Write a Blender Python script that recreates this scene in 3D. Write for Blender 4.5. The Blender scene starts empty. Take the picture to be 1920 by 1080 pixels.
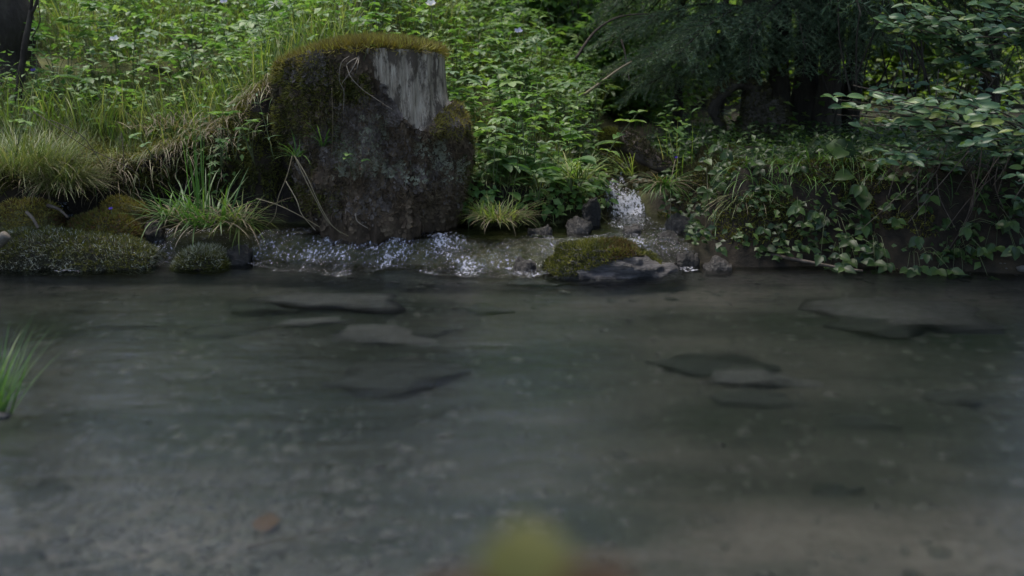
import bpy, math, random
import numpy as np
from mathutils import Vector, Matrix
from math import radians as R

random.seed(7)
rng = np.random.default_rng(7)
scene = bpy.context.scene
col = scene.collection

# ------------------------------------------------------------------ camera
CAM_H, FPX, PITCH = 1.05, 2000.0, math.atan(490 / 2000.0)
cam_d = bpy.data.cameras.new('camera')
cam = bpy.data.objects.new('camera', cam_d)
col.objects.link(cam)
cam.location = (0, 0, CAM_H)
cam.rotation_euler = (math.pi / 2 - PITCH, 0, 0)
cam_d.lens = 36 * FPX / 1920
cam_d.clip_start = 0.05
cam_d.clip_end = 500
cam_d.dof.use_dof = True
cam_d.dof.focus_distance = 5.0
cam_d.dof.aperture_fstop = 1.7
scene.camera = cam

# ------------------------------------------------------------------ light
SUN_EL, SUN_AZ = 70.0, -35.0          # azimuth from +Y (away from the camera) towards +X
world = bpy.data.worlds.new('World')
scene.world = world
world.use_nodes = True
wn = world.node_tree
wn.nodes.clear()
wo = wn.nodes.new('ShaderNodeOutputWorld')
wb = wn.nodes.new('ShaderNodeBackground')
ws = wn.nodes.new('ShaderNodeTexSky')
ws.sky_type = 'NISHITA'
ws.sun_disc = False
ws.sun_elevation = R(SUN_EL)
ws.sun_rotation = R(SUN_AZ)
ws.dust_density = 3.0
ws.air_density = 1.0
wb.inputs[1].default_value = 0.15
wn.links.new(ws.outputs[0], wb.inputs[0])
wn.links.new(wb.outputs[0], wo.inputs[0])
sun_d = bpy.data.lights.new('sun', 'SUN')
sun_d.energy = 1.5
sun_d.angle = R(26)
sun_d.color = (1.0, 0.95, 0.86)
sun = bpy.data.objects.new('sun', sun_d)
col.objects.link(sun)
sdir = Vector((math.sin(R(SUN_AZ)) * math.cos(R(SUN_EL)), math.cos(R(SUN_AZ)) * math.cos(R(SUN_EL)), math.sin(R(SUN_EL))))
sun.rotation_euler = sdir.to_track_quat('Z', 'Y').to_euler()
sun.location = sdir * 30

scene.view_settings.view_transform = 'Standard'
scene.view_settings.look = 'None'
scene.view_settings.exposure = 1.12
scene.view_settings.gamma = 1.0
scene.view_settings.use_curve_mapping = False
scene.render.engine = 'CYCLES'
scene.cycles.use_denoising = True
scene.cycles.max_bounces = 8
scene.cycles.diffuse_bounces = 3
scene.cycles.glossy_bounces = 3
scene.cycles.transmission_bounces = 5
scene.cycles.transparent_max_bounces = 10
scene.cycles.caustics_refractive = True
scene.cycles.caustics_reflective = False
scene.cycles.sample_clamp_indirect = 4.0


# ------------------------------------------------------------------ helpers: place
_ct, _st = math.cos(PITCH), math.sin(PITCH)


def ray(px, py):
    a, b = (px - 960) / FPX, (540 - py) / FPX
    return Vector((a, _ct + b * _st, -_st + b * _ct))


def P(px, py, Y):
    """photo point -> world point standing Y metres away"""
    d = ray(px, py)
    return Vector((0, 0, CAM_H)) + d * (Y / d.y)


def G(px, py, z=0.0):
    d = ray(px, py)
    return Vector((0, 0, CAM_H)) + d * ((z - CAM_H) / d.z)


def sst(a, b, x):
    t = np.clip((np.asarray(x, float) - a) / (b - a), 0, 1)
    return t * t * (3 - 2 * t)


def _hash(ix, iy, iz, s):
    n = (ix * 374761393 + iy * 668265263 + iz * 2147483647 + s * 974634581) & 0xFFFFFFFF
    n = ((n ^ (n >> 13)) * 1274126177) & 0xFFFFFFFF
    n = n ^ (n >> 16)
    return (n & 0xFFFF) / 65535.0


def noise3(x, y, z=0.0, s=0):
    x, y, z = np.broadcast_arrays(np.asarray(x, float), np.asarray(y, float), np.asarray(z, float))
    ix, iy, iz = np.floor(x).astype(np.int64), np.floor(y).astype(np.int64), np.floor(z).astype(np.int64)
    fx, fy, fz = x - ix, y - iy, z - iz
    fx, fy, fz = [f * f * (3 - 2 * f) for f in (fx, fy, fz)]
    r = 0
    for dx in (0, 1):
        for dy in (0, 1):
            for dz in (0, 1):
                w = (fx if dx else 1 - fx) * (fy if dy else 1 - fy) * (fz if dz else 1 - fz)
                r = r + w * _hash(ix + dx, iy + dy, iz + dz, s)
    return r * 2 - 1


def fbm(x, y, z=0.0, oct=4, s=0):
    r, a = 0, 0.5
    for k in range(oct):
        f = 2.03 ** k
        r = r + a * noise3(np.asarray(x) * f, np.asarray(y) * f, np.asarray(z) * f, s + k)
        a *= 0.5
    return r


# ------------------------------------------------------------------ terrain height
_ysx = [-9, -3, -2.2, -1.5, -0.8, 0.0, 0.4, 0.75, 1.1, 1.6, 2.2, 3.5, 9]
_ysy = [4.6, 4.66, 4.70, 4.72, 4.66, 4.52, 4.52, 4.62, 4.66, 4.62, 4.55, 4.4, 4.0]
_ybx = [-9, -3, -2.15, -1.95, -1.75, -1.45, -1.2, -1.05, -0.3, -0.15, 0.15, 0.42, 0.56, 0.70, 0.84, 0.98, 3, 9]
_yby = [4.9, 4.92, 4.96, 5.12, 5.36, 5.36, 5.25, 5.22, 5.36, 5.12, 5.16, 5.30, 5.46, 5.50, 5.34, 5.22, 5.2, 5.2]
_zbx = [-9, -2.3, -2.05, -1.85, -1.5, -1.25, -1.1, -0.9, -0.4, -0.2, 0.2, 0.45, 0.60, 0.76, 0.95, 1.2, 9]
_zby = [0.46, 0.46, 0.42, 0.46, 0.56, 0.76, 0.86, 0.88, 0.50, 0.34, 0.30, 0.28, 0.24, 0.25, 0.36, 0.44, 0.44]


def shore(x):
    return np.interp(x, _ysx, _ysy) + 0.07 * fbm(np.asarray(x) * 3.1, 4.4, oct=4, s=11)


def height(x, y):
    x, y = np.asarray(x, float), np.asarray(y, float)
    ys, yb, zb = shore(x), np.interp(x, _ybx, _yby), np.interp(x, _zbx, _zby)
    wr = sst(0.86, 1.12, x)
    d = ys - y
    # pool bed
    bed = -0.22 - 0.10 * sst(0.0, 0.6, d) + 0.16 * sst(2.9, 1.9, y) + 0.05 * fbm(x * 1.2, y * 1.6, oct=3, s=3) + 0.10 * sst(2.4, 1.2, y) * sst(0.4, -1.2, x)
    bed = bed + 0.45 * sst(1.25, 0.55, y)                 # near bank under the photographer
    # left: tufa step, upper pool, bank
    step = -0.12 + 0.20 * sst(-0.08, 0.30, -d) + 0.035 * fbm(x * 7, y * 9, oct=3, s=5) * sst(-0.1, 0.05, -d) * sst(0.45, 0.30, -d)
    face = sst(0, 0.17, y - yb)
    slope = np.interp(x, [-9, -2, 0.0, 0.45, 0.9, 9], [0.27, 0.27, 0.24, 0.17, 0.05, 0.04])
    up = np.maximum(0, y - yb - 0.10)
    top = zb + slope * (np.minimum(up, 5.0) + np.maximum(up - 5, 0) * 0.25) - 0.06
    bump = 0.05 * fbm(x * 2.2, y * 2.2, oct=4, s=9)
    left = step + (top - 0.08 + bump) * face
    left = np.where(y < ys - 0.1, bed, left)
    k = sst(-0.14, -0.04, -d)
    left = bed * (1 - k) + left * k
    # brook channel
    cx = 0.62 + 0.05 * np.sin(y * 3.0) + 0.10 * np.maximum(0, y - 5.6)
    ch = np.exp(-((x - cx) / 0.15) ** 2) * sst(5.15, 5.35, y)
    chz = 0.10 + 0.08 * sst(5.30, 5.36, y) + 0.10 * sst(5.47, 5.55, y) + 0.10 * np.maximum(0, y - 5.6) + 0.025 * fbm(x * 8, y * 8, oct=3, s=31)
    left = left * (1 - ch) + np.minimum(left, chz) * ch
    # right bank
    rise = 0.43 * sst(-0.02, 0.34, -d) - 0.035 * np.clip(-d - 0.5, 0, 2.5) + 0.05 * np.maximum(0, -d - 3.5) + 0.06 * fbm(x * 2.6, y * 2.6, oct=4, s=21) - 0.10 * sst(0.05, -0.1, -d)
    right = np.where(d > 0.15, bed, rise)
    k = sst(-0.2, -0.02, -d)
    right = bed * (1 - k) + rise * k
    z = left * (1 - wr) + right * wr
    # far forest floor rises
    z = z + 0.10 * np.maximum(0, y - 12) * sst(-2, 3, x) + 0.04 * np.maximum(0, y - 40)
    return z


def H(x, y):
    return float(height(np.array([x]), np.array([y]))[0])


# ------------------------------------------------------------------ helpers: mesh
def link(o, parent=None):
    col.objects.link(o)
    if parent is not None:
        o.parent = parent
    return o


def np_mesh(name, V, faces, tint=None, mats=(), smooth=True, mat_idx=None):
    """faces: list of int arrays (n,3) / (n,4)"""
    me = bpy.data.meshes.new(name)
    V = np.asarray(V, np.float32)
    faces = [np.asarray(f, np.int32) for f in faces if len(f)]
    me.vertices.add(len(V))
    me.vertices.foreach_set('co', V.ravel())
    tot = np.concatenate([np.full(len(f), f.shape[1], np.int32) for f in faces])
    loops = np.concatenate([f.ravel() for f in faces])
    me.loops.add(len(loops))
    me.loops.foreach_set('vertex_index', loops)
    me.polygons.add(len(tot))
    me.polygons.foreach_set('loop_start', np.concatenate([[0], np.cumsum(tot)[:-1]]).astype(np.int32))
    me.polygons.foreach_set('loop_total', tot)
    if mat_idx is not None:
        me.polygons.foreach_set('material_index', np.asarray(mat_idx, np.int32))
    me.polygons.foreach_set('use_smooth', np.full(len(tot), smooth, bool))
    if tint is not None:
        at = me.attributes.new('tint', 'FLOAT', 'POINT')
        at.data.foreach_set('value', np.asarray(tint, np.float32))
    for m in mats:
        me.materials.append(m)
    me.update(calc_edges=True)
    me.validate()
    return me


def obj(name, me, parent=None, loc=None):
    o = bpy.data.objects.new(name, me)
    link(o, parent)
    if loc is not None:
        o.location = loc
    return o


def tag(o, label=None, cat=None, group=None, kind=None):
    if label: o['label'] = label
    if cat: o['category'] = cat
    if group: o['group'] = group
    if kind: o['kind'] = kind
    return o


def empty(name, loc=(0, 0, 0), rz=0.0, label=None, cat=None, group=None):
    o = bpy.data.objects.new(name, None)
    o.empty_display_size = 0.05
    link(o)
    o.location = loc
    o.rotation_euler = (0, 0, rz)
    return tag(o, label, cat, group)


def grid_faces(nu, nv, wrap=False):
    """verts laid out [i*nv + j]"""
    i, j = np.meshgrid(np.arange(nu - (0 if wrap else 1)), np.arange(nv - 1), indexing='ij')
    a = i * nv + j
    b = ((i + 1) % nu) * nv + j
    return np.stack([a, b, b + 1, a + 1], -1).reshape(-1, 4)


def blades(base, az, length, width, lean, curl, K=4, twist=0.0, up=None):
    """curved tapering strips; returns V, F, tint(one random value per blade)"""
    n = len(base)
    base = np.asarray(base, float)
    az, length, width, lean, curl = [np.broadcast_to(np.asarray(a, float), (n,)) for a in (az, length, width, lean, curl)]
    dirv = np.stack([np.cos(az), np.sin(az), np.zeros(n)], 1)
    side = np.stack([-np.sin(az + twist), np.cos(az + twist), np.zeros(n)], 1)
    p = base.copy()
    V = np.zeros((n, K + 1, 2, 3))
    for k in range(K + 1):
        t = k / K
        w = width * (0.75 + 0.5 * t if t < 0.4 else 0.95 * (1 - ((t - 0.4) / 0.6) ** 1.6)) * 0.5 + width * 0.03
        V[:, k, 0] = p - side * w[:, None]
        V[:, k, 1] = p + side * w[:, None]
        a = lean + curl * (t + 0.5 / K)
        p = p + (length / K)[:, None] * (np.sin(a)[:, None] * dirv + np.cos(a)[:, None] * np.array([0, 0, 1.0]))
    o = np.arange(n)[:, None] * (2 * (K + 1)) + np.arange(K)[None, :] * 2
    F = np.stack([o, o + 1, o + 3, o + 2], -1).reshape(-1, 4)
    tint = np.repeat(rng.random(n), 2 * (K + 1))
    return V.reshape(-1, 3), F, tint


def tufts(pts, nrm, length, width, spread=0.6):
    """moss: one little triangle per point along a jittered normal"""
    n = len(pts)
    d = nrm + spread * rng.normal(size=(n, 3))
    d /= np.linalg.norm(d, axis=1)[:, None] + 1e-9
    s = np.cross(d, rng.normal(size=(n, 3)))
    s /= np.linalg.norm(s, axis=1)[:, None] + 1e-9
    L = length * (0.5 + rng.random(n))
    W = width * (0.6 + 0.8 * rng.random(n))
    V = np.stack([pts - s * W[:, None] / 2, pts + s * W[:, None] / 2, pts + d * L[:, None]], 1).reshape(-1, 3)
    F = np.arange(3 * n).reshape(-1, 3)
    clump = 0.5 + 0.5 * np.clip(2.2 * fbm(pts[:, 0] * 16, pts[:, 1] * 16, pts[:, 2] * 16, 3, 77), -1, 1)
    return V, F, np.repeat(np.clip(0.55 * clump + 0.45 * rng.random(n), 0, 1), 3)


def surf_samples(V, F, n, keep=None):
    """random points + normals on a quad/tri surface"""
    V = np.asarray(V, float)
    T = np.concatenate([F[:, [0, 1, 2]], F[:, [0, 2, 3]]]) if F.shape[1] == 4 else F
    a, b, c = V[T[:, 0]], V[T[:, 1]], V[T[:, 2]]
    cr = np.cross(b - a, c - a)
    ar = np.linalg.norm(cr, axis=1)
    nr = cr / (ar[:, None] + 1e-12)
    if keep is not None:
        ar = ar * keep((a + b + c) / 3, nr)
    idx = rng.choice(len(T), n, p=ar / ar.sum())
    u, v = rng.random(n), rng.random(n)
    m = u + v > 1
    u[m], v[m] = 1 - u[m], 1 - v[m]
    return a[idx] + (b - a)[idx] * u[:, None] + (c - a)[idx] * v[:, None], nr[idx]


def smooth_path(pts, n):
    pts = np.array([tuple(p) for p in pts], float)
    t = np.linspace(0, len(pts) - 1, n)
    i = np.clip(np.floor(t).astype(int), 0, len(pts) - 2)
    f = (t - i)[:, None]
    g = lambda k: pts[np.clip(k, 0, len(pts) - 1)]
    p0, p1, p2, p3 = g(i - 1), g(i), g(i + 1), g(i + 2)
    return 0.5 * (2 * p1 + (p2 - p0) * f + (2 * p0 - 5 * p1 + 4 * p2 - p3) * f ** 2 + (3 * p1 - p0 - 3 * p2 + p3) * f ** 3)


def tube(path, r0, r1, sides=6, rough=0.0, rfun=None):
    path = np.asarray(path, float)
    n = len(path)
    tan = np.gradient(path, axis=0)
    tan /= np.linalg.norm(tan, axis=1)[:, None] + 1e-12
    ref = np.array([0.0, 1.0, 0.15]) if abs(tan[:, 1]).mean() < 0.8 else np.array([1.0, 0, 0.1])
    u = np.cross(tan, ref)
    u /= np.linalg.norm(u, axis=1)[:, None] + 1e-12
    v = np.cross(tan, u)
    rad = np.linspace(r0, r1, n) if rfun is None else rfun(np.linspace(0, 1, n))
    ang = np.arange(sides) / sides * 2 * np.pi
    ring = u[:, None, :] * np.cos(ang)[None, :, None] + v[:, None, :] * np.sin(ang)[None, :, None]
    rr = rad[:, None] * np.ones((1, sides))
    if rough:
        q = path[:, None, :] + ring * 0.05
        rr = rr * (1 + rough * fbm(q[..., 0] * 14, q[..., 1] * 14, q[..., 2] * 9, 3, 5) * 2)
    V = path[:, None, :] + ring * rr[..., None]
    V = np.concatenate([V.reshape(-1, 3), path[:1], path[-1:]])
    j = np.arange(sides)
    F = []
    i = np.arange(n - 1)[:, None] * sides
    F.append(np.stack([i + j, i + (j + 1) % sides, i + sides + (j + 1) % sides, i + sides + j], -1).reshape(-1, 4))
    c0, c1 = n * sides, n * sides + 1
    F.append(np.stack([np.full(sides, c0), (j + 1) % sides, j], -1))
    F.append(np.stack([np.full(sides, c1), (n - 1) * sides + j, (n - 1) * sides + (j + 1) % sides], -1))
    return V, F


def join(parts):
    """parts: list of (V, [F...], tint or None)"""
    Vs, Fs, Ts, off = [], [], [], 0
    for V, F, t in parts:
        Vs.append(V)
        Fs += [f + off for f in F]
        Ts.append(np.full(len(V), random.random()) if t is None else t)
        off += len(V)
    q = [f for f in Fs if f.shape[1] == 4]
    tr = [f for f in Fs if f.shape[1] == 3]
    out = []
    if q: out.append(np.concatenate(q))
    if tr: out.append(np.concatenate(tr))
    return np.concatenate(Vs), out, np.concatenate(Ts)


# ------------------------------------------------------------------ materials
def new_mat(name):
    m = bpy.data.materials.new(name)
    m.use_nodes = True
    nt = m.node_tree
    nt.nodes.clear()
    out = nt.nodes.new('ShaderNodeOutputMaterial')
    return m, nt, out


def N(nt, t, **kw):
    n = nt.nodes.new('ShaderNode' + t)
    for k, v in kw.items():
        if k.startswith('i_'):
            n.inputs[k[2:].replace('_', ' ')].default_value = v
        else:
            setattr(n, k, v)
    return n


def ramp(nt, fac, stops):
    r = nt.nodes.new('ShaderNodeValToRGB')
    e = r.color_ramp.elements
    while len(e) > 1:
        e.remove(e[-1])
    e[0].position, e[0].color = stops[0][0], (*stops[0][1], 1)
    for p, c in stops[1:]:
        x = e.new(p)
        x.color = (*c, 1)
    nt.links.new(fac, r.inputs[0])
    return r.outputs[0]


def math_n(nt, op, a, b=None):
    m = N(nt, 'Math', operation=op)
    for k, v in enumerate((a, b)):
        if v is None: continue
        if isinstance(v, (int, float)): m.inputs[k].default_value = v
        else: nt.links.new(v, m.inputs[k])
    return m.outputs[0]


def leaf_mat(name, stops, rough=0.45, trans=0.35, tcol=1.5, vein=True):
    """variation per object (Object Info) plus per blade (tint attribute)"""
    m, nt, out = new_mat(name)
    oi = N(nt, 'ObjectInfo')
    at = N(nt, 'Attribute', attribute_name='tint')
    s = math_n(nt, 'FRACT', math_n(nt, 'ADD', oi.outputs['Random'], at.outputs['Fac']))
    c = ramp(nt, s, stops)
    tc = N(nt, 'TexCoord')
    nz = N(nt, 'TexNoise', i_Scale=40.0, i_Detail=2.0)
    nt.links.new(tc.outputs['Object'], nz.inputs['Vector'])
    mx = N(nt, 'MixRGB', blend_type='MULTIPLY', i_Fac=0.5)
    nt.links.new(c, mx.inputs[1])
    nt.links.new(ramp(nt, nz.outputs[0], [(0.3, (0.6, 0.6, 0.6)), (0.7, (1.25, 1.2, 1.1))]), mx.inputs[2])
    b = N(nt, 'BsdfPrincipled', i_Roughness=rough)
    b.inputs['Specular IOR Level'].default_value = 0.4
    nt.links.new(mx.outputs[0], b.inputs['Base Color'])
    t = N(nt, 'BsdfTranslucent')
    mt = N(nt, 'MixRGB', blend_type='MULTIPLY', i_Fac=1.0)
    nt.links.new(mx.outputs[0], mt.inputs[1])
    mt.inputs[2].default_value = (tcol * 1.0, tcol * 1.1, tcol * 0.55, 1)
    nt.links.new(mt.outputs[0], t.inputs[0])
    mix = N(nt, 'MixShader', i_Fac=trans)
    nt.links.new(b.outputs[0], mix.inputs[1])
    nt.links.new(t.outputs[0], mix.inputs[2])
    nt.links.new(mix.outputs[0], out.inputs[0])
    return m


def rock_mat(name, stops, scale=6.0, rough=0.8, bump=0.4, stretch=(1, 1, 1), spec=0.4, detail=8.0, bdist=0.02):
    m, nt, out = new_mat(name)
    tc = N(nt, 'TexCoord')
    mp = N(nt, 'Mapping')
    mp.inputs['Scale'].default_value = stretch
    nt.links.new(tc.outputs['Object'], mp.inputs['Vector'])
    nz = N(nt, 'TexNoise', i_Scale=scale, i_Detail=detail, i_Roughness=0.65)
    nt.links.new(mp.outputs[0], nz.inputs['Vector'])
    at = N(nt, 'Attribute', attribute_name='tint')
    oi = N(nt, 'ObjectInfo')
    f = math_n(nt, 'ADD', nz.outputs[0], math_n(nt, 'MULTIPLY', math_n(nt, 'SUBTRACT', math_n(nt, 'ADD', at.outputs['Fac'], oi.outputs['Random']), 0.5), 0.22))
    c = ramp(nt, f, stops)
    b = N(nt, 'BsdfPrincipled', i_Roughness=rough)
    b.inputs['Specular IOR Level'].default_value = spec
    nt.links.new(c, b.inputs['Base Color'])
    n2 = N(nt, 'TexNoise', i_Scale=scale * 4, i_Detail=6.0, i_Roughness=0.7)
    nt.links.new(mp.outputs[0], n2.inputs['Vector'])
    bp = N(nt, 'Bump', i_Strength=bump, i_Distance=bdist)
    nt.links.new(n2.outputs[0], bp.inputs['Height'])
    nt.links.new(bp.outputs[0], b.inputs['Normal'])
    nt.links.new(b.outputs[0], out.inputs[0])
    return m


M = {}
M['herb'] = leaf_mat('herb_leaf', [(0, (.06, .135, .034)), (.35, (.10, .195, .052)), (.7, (.15, .255, .07)), (1, (.215, .31, .095))], trans=.4)
M['herb_blue'] = leaf_mat('herb_leaf_cool', [(0, (.06, .13, .05)), (.5, (.11, .19, .08)), (1, (.17, .25, .11))], trans=.3, rough=.38)
M['grass'] = leaf_mat('grass_blade', [(0, (.075, .13, .024)), (.45, (.145, .21, .045)), (.8, (.22, .26, .07)), (1, (.30, .285, .125))], trans=.38)
M['grass_fresh'] = leaf_mat('grass_fresh', [(0, (.035, .09, .02)), (.5, (.06, .14, .03)), (1, (.11, .19, .045))], trans=.35)
M['grass_pale'] = leaf_mat('grass_pale', [(0, (.09, .14, .04)), (.5, (.14, .18, .06)), (1, (.24, .23, .10))], trans=.3)
M['straw'] = leaf_mat('dry_straw', [(0, (.11, .085, .05)), (.5, (.20, .16, .095)), (1, (.32, .27, .18))], trans=.2, rough=.6)
M['shrub'] = leaf_mat('shrub_leaf', [(0, (.05, .105, .058)), (.55, (.08, .155, .08)), (.85, (.11, .19, .075)), (1, (.20, .26, .06))], trans=.25, rough=.4)
M['bramble'] = leaf_mat('bank_leaf', [(0, (.014, .034, .009)), (.6, (.034, .07, .017)), (1, (.07, .12, .028))], trans=.3)
M['spruce'] = leaf_mat('spruce_needle', [(0, (.06, .11, .06)), (.6, (.11, .175, .095)), (1, (.19, .245, .135))], trans=.25, rough=.5)
M['backlit'] = leaf_mat('bush_leaf', [(0, (.05, .10, .02)), (.5, (.10, .165, .03)), (1, (.17, .22, .045))], trans=.5, tcol=1.6)
M['moss_gold'] = leaf_mat('moss_golden', [(0, (.09, .07, .016)), (.45, (.20, .165, .036)), (.8, (.29, .25, .055)), (1, (.25, .27, .065))], trans=.2, rough=.7)
M['moss_green'] = leaf_mat('moss_green', [(0, (.03, .034, .006)), (.5, (.085, .09, .014)), (1, (.17, .165, .026))], trans=.2, rough=.7)
M['moss_dark'] = leaf_mat('moss_dark', [(0, (.02, .017, .008)), (.5, (.05, .046, .016)), (1, (.10, .095, .03))], trans=.15, rough=.8)
M['moss_rust'] = leaf_mat('moss_rust', [(0, (.045, .02, .008)), (.5, (.11, .052, .018)), (1, (.15, .12, .028))], trans=.15, rough=.8)
M['moss_wet'] = leaf_mat('moss_wet', [(0, (.05, .055, .025)), (.45, (.13, .13, .07)), (.8, (.26, .26, .18)), (1, (.5, .5, .44))], trans=.1, rough=.3)
M['fibre'] = leaf_mat('bark_fibre', [(0, (.04, .026, .015)), (.6, (.10, .068, .038)), (1, (.19, .145, .09))], trans=.1, rough=.8)
M['lichen'] = rock_mat('lichen_grey_green', [(.3, (.085, .085, .052)), (.5, (.16, .16, .105)), (.75, (.25, .25, .175))], 30, .9, .6)
M['lichen_pink'] = rock_mat('lichen_brown_grey', [(.3, (.045, .033, .025)), (.5, (.095, .075, .06)), (.75, (.18, .15, .13))], 30, .9, .6)
M['bark'] = rock_mat('stump_bark', [(.25, (.027, .019, .012)), (.5, (.085, .06, .038)), (.75, (.16, .12, .078))], 9, .9, 1.0, (1, 1, .5), .25)
M['trunk'] = rock_mat('tree_bark', [(.25, (.015, .012, .009)), (.5, (.04, .033, .025)), (.75, (.085, .075, .055))], 12, .9, 1.0, (1, 1, .3), .25)
M['stem'] = rock_mat('green_stem', [(.3, (.05, .08, .025)), (.7, (.10, .12, .05))], 20, .6, .1)
M['twig'] = rock_mat('woody_twig', [(.3, (.035, .025, .018)), (.5, (.07, .053, .04)), (.7, (.13, .105, .08))], 20, .85, .3)
M['root'] = rock_mat('pale_root', [(.3, (.10, .085, .065)), (.7, (.22, .19, .15))], 20, .8, .2)
M['rock'] = rock_mat('wet_schist', [(.32, (.010, .009, .009)), (.5, (.04, .036, .036)), (.68, (.12, .11, .108))], 14, .4, 1.0, (1, 1, 4), .6)
M['tufa'] = rock_mat('wet_tufa', [(.3, (.008, .007, .006)), (.5, (.024, .021, .018)), (.75, (.075, .066, .058))], 16, .35, 1.0)
M['stone'] = rock_mat('bed_stone', [(.3, (.05, .047, .045)), (.5, (.08, .075, .073)), (.7, (.12, .115, .11))], 7, .7, .4)
M['stone_dark'] = rock_mat('bed_stone_dark', [(.3, (.014, .017, .014)), (.7, (.042, .043, .038))], 7, .7, .4)
M['pebble'] = rock_mat('pebbles', [(.2, (.010, .011, .010)), (.55, (.06, .056, .05)), (1.0, (.105, .097, .085))], 3, .7, .2)
M['petal_white'] = leaf_mat('petal_white', [(0, (.60, .58, .62)), (1, (.75, .73, .76))], trans=.3)
M['petal_blue'] = leaf_mat('petal_blue', [(0, (.34, .34, .52)), (1, (.46, .46, .62))], trans=.3)
M['petal_violet'] = leaf_mat('petal_violet', [(0, (.09, .05, .42)), (1, (.16, .10, .5))], trans=.3)
M['yellow_leaf'] = leaf_mat('yellow_leaf', [(0, (.075, .078, .012)), (1, (.10, .10, .016))], trans=.3)
M['dead_leaf'] = leaf_mat('dead_leaf', [(0, (.09, .045, .02)), (1, (.13, .066, .03))], trans=.2)
M['float_leaf'] = leaf_mat('float_leaf', [(0, (.40, .40, .26)), (1, (.5, .5, .34))], trans=.2)


def wood_mat():
    m, nt, out = new_mat('bare_weathered_wood')
    tc = N(nt, 'TexCoord')
    mp = N(nt, 'Mapping')
    mp.inputs['Scale'].default_value = (1, 1, .07)
    nt.links.new(tc.outputs['Object'], mp.inputs['Vector'])
    n1 = N(nt, 'TexNoise', i_Scale=85.0, i_Detail=7.0, i_Roughness=.75)
    nt.links.new(mp.outputs[0], n1.inputs['Vector'])
    mp2 = N(nt, 'Mapping')
    mp2.inputs['Scale'].default_value = (1, 1, .35)
    nt.links.new(tc.outputs['Object'], mp2.inputs['Vector'])
    n2 = N(nt, 'TexNoise', i_Scale=13.0, i_Detail=7.0, i_Roughness=.75)
    nt.links.new(mp2.outputs[0], n2.inputs['Vector'])
    c1 = ramp(nt, n1.outputs[0], [(.36, (.12, .09, .06)), (.5, (.31, .255, .19)), (.66, (.48, .42, .33))])
    k = ramp(nt, n2.outputs[0], [(.46, (0, 0, 0)), (.53, (1, 1, 1))])
    mx = N(nt, 'MixRGB')
    nt.links.new(k, mx.inputs[0])
    mx.inputs[1].default_value = (.075, .056, .038, 1)
    nt.links.new(c1, mx.inputs[2])
    b = N(nt, 'BsdfPrincipled', i_Roughness=.8)
    nt.links.new(mx.outputs[0], b.inputs['Base Color'])
    bp = N(nt, 'Bump', i_Strength=.8, i_Distance=.008)
    nt.links.new(n1.outputs[0], bp.inputs['Height'])
    nt.links.new(bp.outputs[0], b.inputs['Normal'])
    nt.links.new(b.outputs[0], out.inputs[0])
    return m


M['wood'] = wood_mat()


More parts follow.
